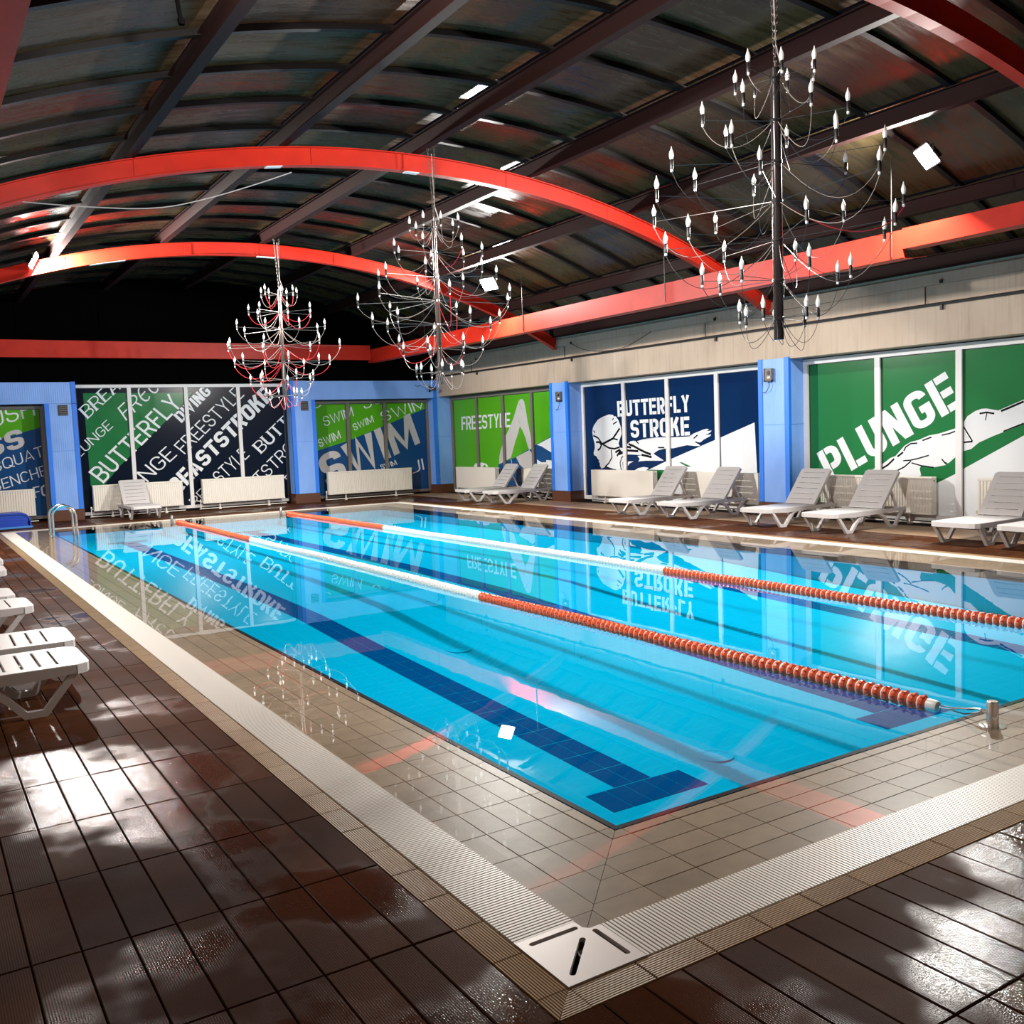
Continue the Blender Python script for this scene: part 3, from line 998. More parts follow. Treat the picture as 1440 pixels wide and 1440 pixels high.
WORDS = [
('M','serif','BREA',(3.753,2.336),(0.787,0.716),(-0.19,0.236),'white'),
('M','thin','FREE',(4.595,2.268),(0.827,0.749),(-0.176,0.306),'white'),
('M','thin','LUNGE',(3.501,1.417),(0.799,0.718),(-0.142,0.173),'white'),
('M','light','BUTTERFLY',(3.989,0.792),(1.963,1.831),(-0.321,0.29),'white'),
('M','block','DIVING',(5.895,2.177),(0.784,0.744),(-0.196,0.199),'white'),
('M','thin','NGE',(4.996,0.76),(0.743,0.622),(-0.259,0.246),'white'),
('M','thin','FREESTYLE',(5.921,1.403),(1.585,1.437),(-0.26,0.236),'white'),
('M','block','REASTSTROKE',(5.685,0.398),(2.581,2.385),(-0.261,0.307),'white'),
('M','thin','STYLE',(6.759,0.613),(0.787,0.678),(-0.22,0.25),'white'),
('M','serif','BUTTER',(7.856,1.338),(1.282,1.107),(-0.232,0.227),'white'),
('M','thin','TSTRO',(7.79,0.531),(0.998,0.87),(-0.219,0.244),'white'),
('M','thin','RE',(6.116,0.063),(0.32,0.285),(-0.183,0.201),'white'),
('M','thin','TY',(8.545,0.443),(0.325,0.279),(-0.192,0.197),'white'),
('S','big','SWIM',(9.616,0.314),(2.853,1.137),(-0.288,0.844),'grey'),
('S','thin','SWIM',(9.62,1.981),(0.856,0.266),(-0.064,0.255),'white'),
('S','light','SWIM',(10.465,1.839),(0.598,0.231),(-0.059,0.184),'white'),
('S','light','SWIM',(9.455,1.427),(0.621,0.232),(-0.066,0.214),'white'),
('S','thin','SWIM',(11.336,2.063),(1.397,0.378),(-0.104,0.275),'white'),
('S','light','SWIM',(11.23,0.741),(0.478,0.119),(-0.064,0.135),'white'),
('S','thin','JI',(12.175,0.579),(0.368,0.104),(-0.046,0.316),'white'),
('S','thin','SO',(10.787,2.412),(0.603,0.206),(-0.055,0.281),'white'),
('S','thin','S',(9.336,2.451),(0.225,0.069),(-0.053,0.241),'white'),
('G','block','SS',(1.599,1.496),(0.79,0.248),(-0.075,0.421),'grey'),
('G','thin','SQUAT',(1.717,1.17),(1.043,0.334),(-0.045,0.243),'white'),
('G','thin','BENCHE',(1.667,0.731),(1.137,0.338),(-0.045,0.233),'white'),
('G','serif','FC',(2.489,0.554),(0.32,0.04),(-0.02,0.247),'white'),
('G','thin','USH',(1.719,2.17),(0.922,0.277),(-0.045,0.359),'white'),
('F','cond','FREESTYLE',(23.721,1.753),(-2.564,0.025),(-0.018,0.374),'white'),
('B','block','BUTTERFLY',(16.723,1.895),(-2.297,0.019),(0.012,0.339),'white'),
('B','block','STROKE',(16.287,1.427),(-1.846,0.024),(0.01,0.377),'white'),
('P','block','PLUNGE',(10.995,0.579),(-2.427,1.222),(0.296,0.508),'white')]
SHAPES = [
('p','M','green',0,0,[(3.682,2.935),(6.028,2.924),(6.186,2.926),(5.79,2.471),(5.61,2.32),(4.822,1.595),(4.36,1.169),(4.013,0.762),(3.706,0.753)]),
('p','S','fblue',0,0,[(9.115,1.283),(10.301,1.586),(12.655,2.409),(12.669,-0.355),(9.036,-0.093)]),
('p','G','fblue',0,0,[(1.34,1.786),(1.879,1.929),(2.77,2.175),(2.846,2.197),(2.818,-0.341),(1.195,-0.196)]),
('p','F','fblue',0,0,[(21.814,0.826),(21.334,0.922),(20.945,1.005),(19.973,1.32),(19.272,1.523),(19.29,0.097),(21.875,0.008)]),
('p','F','grey',1,0,[(21.775,0.816),(21.761,0.993),(21.667,1.201),(21.447,1.508),(21.28,1.669),(20.988,2.006),(20.777,2.339),(20.696,2.435),(20.62,2.471),(20.528,2.463),(20.459,2.404),(20.399,2.204),(20.33,1.887),(20.225,1.569),(20.17,1.312),(20.047,1.272),(20.304,1.185),(20.354,1.254),(20.465,1.494),(20.581,1.675),(20.703,1.797),(20.789,1.619),(20.956,1.38),(21.174,0.995),(21.572,0.87)]),
('l','F','dgrey',2,0.012,[(20.798,2.04),(20.681,1.837)]),
('l','F','dgrey',2,0.012,[(20.701,2.366),(20.582,2.212)]),
('l','F','dgrey',2,0.01,[(21.587,1.201),(21.678,0.931)]),
('p','F','grey',1,0,[(20.937,1.005),(20.304,1.185),(20.2,1.115),(20.098,1.036),(19.975,0.742),(20.12,0.701),(20.626,0.735),(20.77,0.814)]),
('p','F','white',1,0,[(19.956,1.31),(19.307,1.492),(19.297,1.11),(19.529,1.191),(19.749,1.274)]),
('p','F','white',1,0,[(19.962,0.948),(19.791,0.881),(19.565,0.882),(19.562,0.936),(19.325,0.926),(19.312,0.289),(20.005,0.27)]),
('p','F','white',1,0,[(23.139,0.74),(23.045,0.817),(22.87,0.851),(22.635,0.852),(22.428,0.817),(22.33,0.737),(22.434,0.736),(22.547,0.799),(22.645,0.734),(22.817,0.711)]),
('l','F','white',2,0.02,[(21.178,0.944),(21.131,0.791)]),
('l','F','white',2,0.02,[(21.762,0.722),(21.701,0.619)]),
('p','B','white',0,0,[(18.179,-0.065),(16.901,0.353),(15.744,0.746),(15.088,0.957),(13.627,1.383),(12.711,1.657),(12.633,0.045),(18.187,-0.223)]),
('p','B','white',1,0,[(17.028,1.957),(16.887,1.94),(16.861,1.908),(16.791,1.906),(16.699,1.816),(16.623,1.659),(16.602,1.522),(16.676,1.402),(16.721,1.316),(16.684,1.221),(16.588,1.212),(16.466,1.194),(16.481,0.678),(16.723,0.675),(17.084,0.775),(17.197,0.8),(17.358,0.754),(17.414,0.816),(17.411,0.878),(17.459,0.905),(17.437,0.94),(17.494,0.976),(17.535,1.03),(17.623,1.056),(17.635,1.11),(17.585,1.218),(17.586,1.325),(17.634,1.433),(17.662,1.577),(17.637,1.666),(17.589,1.736),(17.435,1.856),(17.229,1.92)]),
('l','B','black',2,0.05,[(16.665,1.643),(16.912,1.423),(17.302,1.305)]),
('l','B','black',2,0.035,[(16.912,1.423),(16.745,1.394)]),
('l','B','black',2,0.04,[(17.63,1.501),(17.456,1.445),(17.302,1.305),(17.063,1.215),(16.866,1.196),(16.692,1.23)]),
('l','B','black',2,0.045,[(17.534,1.351),(17.417,1.35),(17.341,1.287),(17.395,1.199),(17.485,1.164)]),
('l','B','black',2,0.035,[(16.985,1.179),(16.971,1.004),(17.079,0.881),(17.226,0.794)]),
('l','B','black',2,0.05,[(16.842,1.117),(16.672,1.178)]),
('l','B','black',2,0.05,[(16.789,1.039),(16.645,1.16)]),
('l','B','black',2,0.06,[(16.718,1.082),(16.469,1.142)]),
('l','B','black',2,0.03,[(16.651,0.728),(16.686,0.883),(16.625,1.005),(16.471,1.091)]),
('l','B','black',2,0.03,[(16.569,0.729),(16.589,0.884),(16.474,1.022)]),
('l','B','black',2,0.03,[(16.907,1.823),(16.877,1.874)]),
('l','B','black',2,0.03,[(16.897,1.736),(16.755,1.792)]),
('l','B','black',2,0.03,[(17.61,1.612),(17.568,1.557)]),
('l','B','black',2,0.03,[(17.226,0.8),(16.943,0.738),(16.832,0.729)]),
('p','B','white',1,0,[(16.449,1.279),(16.311,1.355),(16.204,1.365),(16.099,1.352),(15.888,1.391),(15.531,1.403),(15.827,1.406),(15.343,1.425),(14.931,1.419),(14.458,1.428),(14.336,1.484),(14.048,1.558),(13.954,1.57),(13.904,1.555),(13.979,1.524),(13.828,1.532),(13.875,1.495),(14.016,1.446),(13.842,1.459),(13.866,1.43),(14.054,1.361),(14.15,1.308),(14.281,1.318),(14.152,1.242),(14.295,1.238),(14.537,1.257),(14.939,1.197),(15.221,1.19),(15.419,1.156),(15.569,1.087),(15.244,0.944),(15.474,0.941),(15.804,0.94),(16.064,0.921),(16.01,0.972),(16.086,1.04),(15.902,1.057),(16.431,1.074)]),
('l','B','black',2,0.05,[(16.381,1.296),(16.209,1.252),(16.027,1.183),(15.822,1.115),(15.645,1.073)]),
('l','B','black',2,0.05,[(16.427,1.159),(16.055,1.141)]),
('l','B','black',2,0.05,[(16.424,1.236),(16.29,1.218)]),
('l','B','black',2,0.05,[(15.954,1.065),(15.622,1.015)]),
('l','B','black',2,0.03,[(16.125,1.361),(16.035,1.301)]),
('l','B','black',2,0.03,[(15.413,1.213),(15.216,1.211)]),
('l','B','black',2,0.03,[(14.339,1.385),(14.217,1.457)]),
('l','B','black',2,0.03,[(14.293,1.321),(14.163,1.275)]),
('p','B','white',1,0,[(16.443,0.799),(16.359,0.877),(16.223,0.921),(16.397,0.92),(16.467,0.868)]),
('p','B','white',1,0,[(16.232,0.716),(16.07,0.778),(15.886,0.805),(15.733,0.79),(15.839,0.705)]),
('p','B','green',1,0,[(15.744,0.75),(15.134,0.749),(14.906,0.692),(15.14,0.576),(15.443,0.526),(15.862,0.534)]),
('p','B','green',1,0,[(15.507,0.242),(15.381,0.422),(15.207,0.522),(15.251,0.391),(15.468,0.226)]),
('p','B','green',1,0,[(14.784,0.912),(14.697,0.913),(14.417,0.826),(14.552,0.824)]),
('p','P','white',0,0,[(11.527,-0.557),(10.317,0.009),(9.453,0.421),(9.008,0.629),(8.7,0.775),(8.586,0.844),(7.655,1.333),(5.794,2.277),(5.331,-0.273),(11.532,-0.876)]),
('p','P','white',1,0,[(10.564,0.638),(10.323,0.727),(10.21,0.802),(9.99,0.899),(9.822,1.012),(9.727,1.043),(9.564,1.204),(9.45,1.263),(9.315,1.291),(9.137,1.358),(8.964,1.384),(8.7,1.455),(8.607,1.491),(8.566,1.537),(8.505,1.63),(8.384,1.7),(8.285,1.73),(8.206,1.731),(8.032,1.696),(7.918,1.737),(7.658,1.833),(7.199,2.088),(6.543,2.341),(6.463,2.171),(7.026,1.769),(7.656,1.494),(7.86,1.418),(8.108,1.331),(8.324,1.241),(8.444,1.148),(8.586,1.111),(8.7,1.025),(8.815,0.932),(8.879,0.966),(8.854,0.908),(9.051,0.871),(9.271,0.901),(9.298,0.845),(9.272,0.746),(9.361,0.704),(9.659,0.658),(10.566,0.509)]),
('l','P','black',2,0.02,[(9.588,0.969),(9.451,0.979),(9.315,1.008),(9.138,1.054)]),
('l','P','black',2,0.022,[(9.705,0.809),(9.566,0.872),(9.451,0.963)]),
('l','P','black',2,0.02,[(9.44,0.937),(9.271,0.895),(9.051,0.868)]),
('l','P','black',2,0.02,[(8.566,1.481),(8.424,1.261)]),
('l','P','black',2,0.025,[(8.597,1.244),(8.424,1.257)]),
('l','P','black',2,0.025,[(8.315,1.661),(8.206,1.675),(8.09,1.653)]),
('l','P','black',2,0.015,[(8.197,1.684),(8.226,1.561)]),
('l','P','black',2,0.03,[(7.99,1.685),(7.862,1.731),(7.658,1.807)]),
('l','P','black',2,0.022,[(9.248,1.281),(9.094,1.332)]),
('l','P','black',2,0.02,[(8.921,1.358),(8.794,1.381),(8.7,1.413)]),
('l','P','black',2,0.03,[(9.966,0.847),(9.87,0.9),(9.751,0.998)]),
('l','P','black',2,0.03,[(9.692,1.033),(9.588,1.104)]),
('l','P','black',2,0.022,[(9.576,1.124),(9.541,1.184),(9.45,1.237),(9.337,1.242)]),
('l','P','black',2,0.02,[(8.922,1.001),(8.858,0.928)]),
('l','P','black',2,0.02,[(7.954,1.396),(7.656,1.503)])]


# windows: (name, key, plane start, end, bottom, top, mullions, frame material, film material)
WINS = [
    ('window_1', 'G', -1.10, 2.80, 0.06, 2.66, (-.2, 1.3), 'frame_grey', 'lime'),
    ('window_2', 'M', 3.45, 8.58, 0.06, 3.13, (4.70, 6.03, 7.33), 'frame_white', 'dnavy'),
    ('window_3', 'S', 9.21, 12.73, 0.06, 2.66, (10.28, 11.38), 'frame_grey', 'lime'),
    ('window_4', 'F', 18.70, 24.24, 0.05, 2.70, (20.09, 21.46, 22.82), 'frame_grey', 'lime'),
    ('window_5', 'B', 12.19, 18.00, 0.05, 2.70, (13.65, 15.07, 16.48), 'frame_white', 'navy'),
    ('window_6', 'P', 5.68, 11.52, 0.05, 2.70, (7.15, 8.62, 10.03), 'frame_white', 'green'),
    ('window_7', 'N', -0.82, 5.02, 0.05, 2.70, (.65, 2.1, 3.55), 'frame_white', 'navy'),
]
FW = 0.07
for (nm, key, a0, a1, b0, b1, mul, fm, pm) in WINS:
    wn = empty(nm, kind='structure')
    right = key in 'FBPN'
    fw_ = .09 if right else .075
    xs = [a0] + list(mul) + [a1]
    RECT[key] = (a0 + fw_, a1 - fw_, b0 + fw_, b1 - fw_)

    def bx(p0, q0, p1, q1, d0, d1, name, m, par=wn):
        if right: return MB().box(XR_WIN - d1, p0, q0, XR_WIN - d0, p1, q1).build(name, m, par)
        return MB().box(p0, YF_WIN - d1, q0, p1, YF_WIN - d0, q1).build(name, m, par)
    fmat = M[fm]
    jm = M['dark'] if key == 'M' else fmat
    for p in (a0, a1 - fw_): bx(p, b0, p + fw_, b1, -.04, .03 if key == 'M' else .06, 'jamb', jm)
    bx(a0 + fw_, b1 - fw_, a1 - fw_, b1, -.04, .06, 'head_rail', fmat)
    bx(a0 + fw_, b0, a1 - fw_, b0 + fw_, -.04, .06, 'sill_rail', fmat)
    hw = .045 if not right else .05
    for p in mul: bx(p - hw, b0 + fw_, p + hw, b1 - fw_, -.04, .055, 'mullion', fmat)
    edges = [a0 + fw_] + [v for p in mul for v in (p - hw, p + hw)] + [a1 - fw_]
    for k in range(0, len(edges), 2):
        pn = bx(edges[k], b0 + fw_, edges[k + 1], b1 - fw_, 0.0, .012, 'pane', M['film_' + pm])
        bx(edges[k], b0 + fw_, edges[k] + .012, b1 - fw_, .012, .02, 'gasket', M['dark'], pn)
        bx(edges[k + 1] - .012, b0 + fw_, edges[k + 1], b1 - fw_, .012, .02, 'gasket', M['dark'], pn)
        bx(edges[k] + .012, b1 - fw_ - .012, edges[k + 1] - .012, b1 - fw_, .012, .02, 'gasket', M['dark'], pn)
    for (kind, wk, colr, lay, wd, pts) in SHAPES:
        if wk != key: continue
        if kind == 'p':
            film('printed_shape', key, pts, [tuple(range(len(pts)))], M['film_' + colr], lay, wn)
        else:
            vs, fs = stroke_faces(pts, wd)
            film('printed_line', key, [(v.x, v.y) for v in vs], fs, M['film_' + colr], lay, wn)
    for (wk, style, s, P0, U, V_, colr) in WORDS:
        if wk != key: continue
        V, Fc = text_faces(s, style)
        V = [(P0[0] + U[0] * a + V_[0] * c, P0[1] + U[1] * a + V_[1] * c, e) for a, c, e in V]
        film('lettering', key, V, Fc, M['film_' + colr], 3, wn)


# ------------------------------------------------------------------ roof
ceiling = empty('ceiling', kind='structure')
PXS = [XC + 1.83 * k for k in range(-4, 5)]
RY = [-1.15 + 6.5 / 6 * k for k in range(25)]
ZP, NSEG = 5.66, 4
ends = [XL - .02] + PXS[1:-1] + [XR_WIN + .1]
random.seed(3)
for k in range(len(ends) - 1):
    xa, xb = ends[k] + .03, ends[k + 1] - .03
    xs = [xa + (xb - xa) * j / NSEG for j in range(NSEG + 1)]
    for r in range(len(RY) - 1):
        ya, yb = RY[r] + .012, RY[r + 1] - .012
        dz = random.uniform(-.006, .006)
        vs = [(x, y, arc_z(x, ZP) + dz + t) for t in (0, .012) for y in (ya, yb) for x in xs]
        m = NSEG + 1
        fs = []
        for j in range(NSEG):
            fs.append((j, m + j, m + j + 1, j + 1))
            fs.append((2 * m + j, 2 * m + j + 1, 3 * m + j + 1, 3 * m + j))
        MB().add(vs, fs).build('roof_panel', M['panel'], ceiling, fix=False, smooth=True)
for y in RY:
    xs = [ends[0] + (ends[-1] - ends[0]) * j / 36 for j in range(37)]
    b = MB()
    b.bar([(x, y, arc_z(x, ZP - .03)) for x in xs], .075, .055, (0, 1, 0))
    b.build('rib', M['rib'], ceiling)
for x in PXS[1:-1] + [XC - 1.83 * 3 - 1.35, XC + 1.83 * 3 + 1.2]:
    z = arc_z(x, ZP) - .05
    zb = arc_z(x, ZA) + .005
    b = MB()
    b.box(x - .055, YN + .02, z - .012, x + .055, YF_FACE + .1, z)           # top flange
    b.box(x - .055, YN + .02, zb, x + .055, YF_FACE + .1, zb + .014)         # bottom flange
    b.box(x - .012, YN + .02, zb + .014, x + .012, YF_FACE + .1, z - .012)   # web
    p = b.build('purlin', M['purlin'], ceiling)
    for r in RY[1:-1]:
        if abs(x - XC) < 5.6:
            MB().box(x - .05, r - .03, z, x + .05, r + .03, z + .035).build('cleat', M['rib'], p)

# arches and the hanging ring
ARCH = [(-1.1, 'red steel roof arch behind the camera'), (5.4, 'red steel roof arch nearest the camera, cut by the top right of the photo'),
        (11.9, 'red steel roof arch passing above the middle chandelier'), (18.4, 'farthest red steel roof arch, over the farthest chandelier')]
for y, lab in ARCH[1:]:
    a = empty('roof_arch', (XC, y, ZA), label=lab, cat='arch', group='red arches under the roof')
    xs = [XL + .03 + (XR_FACE - .02 - XL - .03) * j / 40 for j in range(41)]
    MB().bar([(x - XC, 0, arc_z(x, ZA - .115) - ZA) for x in xs], .05, .21, (0, 1, 0)).build('web', M['red'], a)
    MB().bar([(x - XC, 0, arc_z(x, ZA - .007) - ZA) for x in xs], .13, .014, (0, 1, 0)).build('top_flange', M['red'], a)
    MB().bar([(x - XC, 0, arc_z(x, ZA - .224) - ZA) for x in xs], .13, .014, (0, 1, 0)).build('bottom_flange', M['red'], a)
    for x in (2.55, 4.7, 7.6, 9.4):
        z = arc_z(x, ZA - .115) - ZA
        MB().box(x - XC - .06, -.031, z - .1, x - XC + .06, .031, z + .1).build('splice_plate', M['red'], a)
    for x0, x1 in (((3.0, 3.6), (6.0, 6.35)) if y > 15 else ((4.05, 4.25), (5.95, 6.15)) if y > 8 else ()):
        MB().bar([(x - XC, 0, arc_z(x, ZA - .236) - ZA) for x in (x0, (x0 + x1) / 2, x1)], .10, .008, (0, 1, 0)).build('white_strip', M['strip'], a)

RX0, RX1, RY0, RY1 = 0.63, 10.7, 1.2, 23.9
ring = empty('hanging_frame', (RX1, RY1, 3.8), label='long red rectangular steel frame hanging on rods above the pool', cat='frame')


def rsub(o):
    o.location = Vector((-RX1, -RY1, -3.8)); return o


SX = 7.72
def channel(x0, y0, x1, y1, z0, z1, name='beam'):
    return rsub(MB().box(x0, y0, z0, x1, y1, z1).build(name, M['red'], ring))


channel(RX1, SX, RX1 + .05, RY1 + .15, 3.63, 3.97)
channel(RX1, RY0, RX1 + .05, SX, 3.735, 3.985)
for (ya, yb, zz) in ((SX, RY1 + .15, 3.63), (RY0, SX, 3.735)):
    rsub(MB().box(RX1 + .05, ya, zz, RX1 + .22, yb, zz + .014).build('flange', M['red'], ring))
    rsub(MB().box(RX1 + .05, ya, 3.95, RX1 + .14, yb, 3.964).build('flange', M['red'], ring))
channel(RX0 - .05, RY0, RX0, RY1 + .15, 3.63, 3.97)
rsub(MB().box(RX0 - .22, RY0, 3.63, RX0 - .05, RY1 + .15, 3.644).build('flange', M['red'], ring))
channel(RX0, RY1, RX1, RY1 + .05, 3.70, 4.08)
rsub(MB().box(RX0, RY1 + .05, 3.70, RX1, RY1 + .2, 3.714).build('flange', M['red'], ring))
channel(RX0, RY0 - .05, RX1, RY0, 3.63, 3.97)
for y in (3.6, 7.87, 12.14, 16.4, 20.7):
    for x, nm in ((RX1 - .01, 'r'), (RX0 + .01, 'l')):
        rsub(MB().tube([(x, y, 3.66), (x, y, arc_z(x, ZP) - .05)], .006, 6).build('hanger_rod', M['pipe'], ring))
    rsub(MB().box(RX1 - .006, y - .012, 3.65, RX1, y + .012, 3.96).build('joint_strip', M['red'], ring))
    rsub(MB().bar([(RX1 + .02, y - .1, 3.622), (RX1 + .2, y - .35, 3.622)], .004, .02, (0, 0, 1)).build('brace', M['red'], ring))

# ------------------------------------------------------------------ floodlights
for k, (p, aim, watt, lab) in enumerate(FLOODS):
    d = (Vector(aim) - Vector(p)).normalized()
    f = empty('floodlight', p, label=lab, cat='lamp', group='floodlights under the roof')
    rot = d.to_track_quat('-Z', 'Y').to_euler()
    hb = MB().prism([(-.19, -.145), (.19, -.145), (.19, .145), (-.19, .145)], 0.012, .03).prism([(-.13, -.09), (.13, -.09), (.09, .06), (-.09, .06)], .03, .11)
    h = hb.build('housing', M['dark'], f); h.rotation_euler = rot
    l_ = MB().box(-.17, -.125, .0, .17, .125, .012).build('lens', M['lens'], f); l_.rotation_euler = rot
    s = Vector((d.y, -d.x, 0)).normalized()
    top = arc_z(p[0], ZA) - p[2]
    b = MB()
    for sg in (-1, 1): b.tube([s * .2 * sg, s * .2 * sg + Vector((0, 0, max(.1, top - .06)))], .008, 6)
    b.tube([s * -.2 + Vector((0, 0, max(.1, top - .06))), s * .2 + Vector((0, 0, max(.1, top - .06)))], .008, 6)
    b.tube([(0, 0, max(.1, top - .06)), (0, 0, top + .06)], .012, 6)
    b.build('bracket', M['dark'], f)
    la = bpy.data.lights.new('flood_beam', 'AREA')
    la.shape = 'RECTANGLE'; la.size = .28; la.size_y = .2; la.energy = watt; la.color = (1.0, 0.965, 0.91); la.spread = radians(180)
    lo = bpy.data.objects.new('flood_beam', la)
    lo.rotation_euler = rot
    lo.location = d * 0.02
    link(lo, f)

# ------------------------------------------------------------------ chandeliers
TIERS = [(4.39, .33, 7), (4.06, .60, 7), (3.74, .83, 7), (3.43, 1.08, 7), (3.12, .90, 7), (2.80, .60, 7), (2.49, .33, 7)]
bulb_mesh = MB().lathe([(.006, 0), (.013, .004), (.017, .02), (.0195, .035), (.0185, .05), (.013, .068), (.006, .085), (.003, .100), (.0005, .106)], 8).mesh('bulb', M['bulb'], True)
sock_mesh = MB().lathe([(.013, -.075), (.014, -.07), (.014, -.004), (.011, 0)], 8).mesh('socket', M['dark'], True)
cap_mesh = MB().lathe([(.006, -.098), (.011, -.094), (.011, -.076), (.008, -.075)], 8).mesh('socket_cap', M['strip'], True)
random.seed(11)
CH = [((6.13, 5.58), 0.45, 'nearest of the three many-armed candle-bulb chandeliers, pole coloured as if in shade', .04, (3,)),
      ((6.18, 11.55), 0.1, 'middle one of the three many-armed candle-bulb chandeliers', .035, (1, 3, 5)),
      ((6.2, 17.85), 0.8, 'farthest of the three many-armed candle-bulb chandeliers, with red cables', .035, (0, 1, 3, 4, 5, 6))]
for ci, ((cx, cy), ph, lab, pr, redt) in enumerate(CH):
    ZB, ZT = 2.32, 4.47
    ch = empty('chandelier', (cx, cy, ZB), label=lab, cat='chandelier', group='candle chandeliers over the pool')
    pm = M['pole'] if ci else M['pole_shaded']  # nearest pole gets the steel with painted-in shade
    MB().lathe([(pr * .95, 0), (pr, .004), (pr, ZT - ZB - .004), (pr * .9, ZT - ZB)], 16).build('pole', pm, ch, smooth=True)
    zr = arc_z(cx, ZA)
    hook = zr - ZB
    # two chains of oval links and the feed cable
    lb = MB()
    for sg in (-1, 1):
        n_ = int((zr - ZT - .1) / .055)
        p0 = Vector((0, 0, ZT - ZB + .04)); p1 = Vector((.05 * sg, 0, hook + .02))
        for k in range(n_):
            c = p0.lerp(p1, (k + .5) / n_)
            e = Vector((0, .011, 0)) if k % 2 else Vector((.011, 0, 0))
            pts = [c + Vector((0, 0, .03)) , c + e + Vector((0, 0, .015)), c + e - Vector((0, 0, .015)), c - Vector((0, 0, .03)), c - e - Vector((0, 0, .015)), c - e + Vector((0, 0, .015))]
            lb.tube(pts, .0035, 4, closed=True)
    lb.build('chain', M['rod'], ch)
    MB().tube([(0, 0, ZT - ZB - .02), (.0, .0, ZT - ZB + .06)], .008, 6).build('eye_bolt', M['rod'], ch)
    MB().tube([(pr, 0, ZT - ZB - .1), (pr + .05, .01, ZT - ZB + .02), (.03, .02, ZT - ZB + .2), (.02, .03, hook - .05)], .006, 6).build('feed_cable', M['cable_clear'], ch)
    for ti, (tz, tr, tn) in enumerate(TIERS):
        z = tz - ZB
        MB().lathe([(pr + .004, z - .012), (pr + .006, z - .01), (pr + .006, z + .01), (pr + .004, z + .012)], 16).build('collar', pm, ch)
        off_ = ph + ti * 1.13
        for k in range(tn):
            a = off_ + 2 * pi * k / tn + random.uniform(-.12, .12)
            r = tr * random.uniform(.93, 1.05)
            dx, dy = cos(a), sin(a)
            dzz = random.uniform(-.03, .03)
            arm = MB().tube([(dx * pr, dy * pr, z), (dx * (r - .012), dy * (r - .012), z + dzz)], .0025, 5).build('arm', M['rod'] if ci else M['rod_shaded'], ch)
            tip = (dx * r, dy * r, z + dzz + .045)
            inst('socket', sock_mesh, arm, tip)
            inst('socket_cap', cap_mesh, arm, tip)
            if not (ci == 0 and ti == 0 and k == 1):
                inst('bulb', bulb_mesh, arm, tip, (random.uniform(-.05, .05), random.uniform(-.05, .05), 0))
            # cable: falls from the socket and swings back to the pole
            red = ti in redt and (k in ((1, 4) if ci else (2,)) or ci == 2 and k in (1, 3, 5))
            sag = (.16 + .18 * r) * random.uniform(.7, 1.2)
            zb = z + dzz + .045 - .098
            pts = []
            for j in range(13):
                t = j / 12
                rr = r + (pr - r) * (t ** 1.15)
                side = sin(pi * t) * .05 * (1 if k % 2 else -1)
                zz = zb + (z - .02 - zb) * t - sag * 4 * t * (1 - t) * (1 - .25 * t)
                pts.append((dx * rr - dy * side, dy * rr + dx * side, zz))
            cmat = M['cable_red'] if red else M['cable_black'] if (ci == 0 and ti > 4) else M['cable_clear'] if (k % 2 or ci) else M['cable_black']
            MB().tube(pts, .0042 if red else .0026, 4, cap=False).build('cable', cmat, arm, smooth=True)

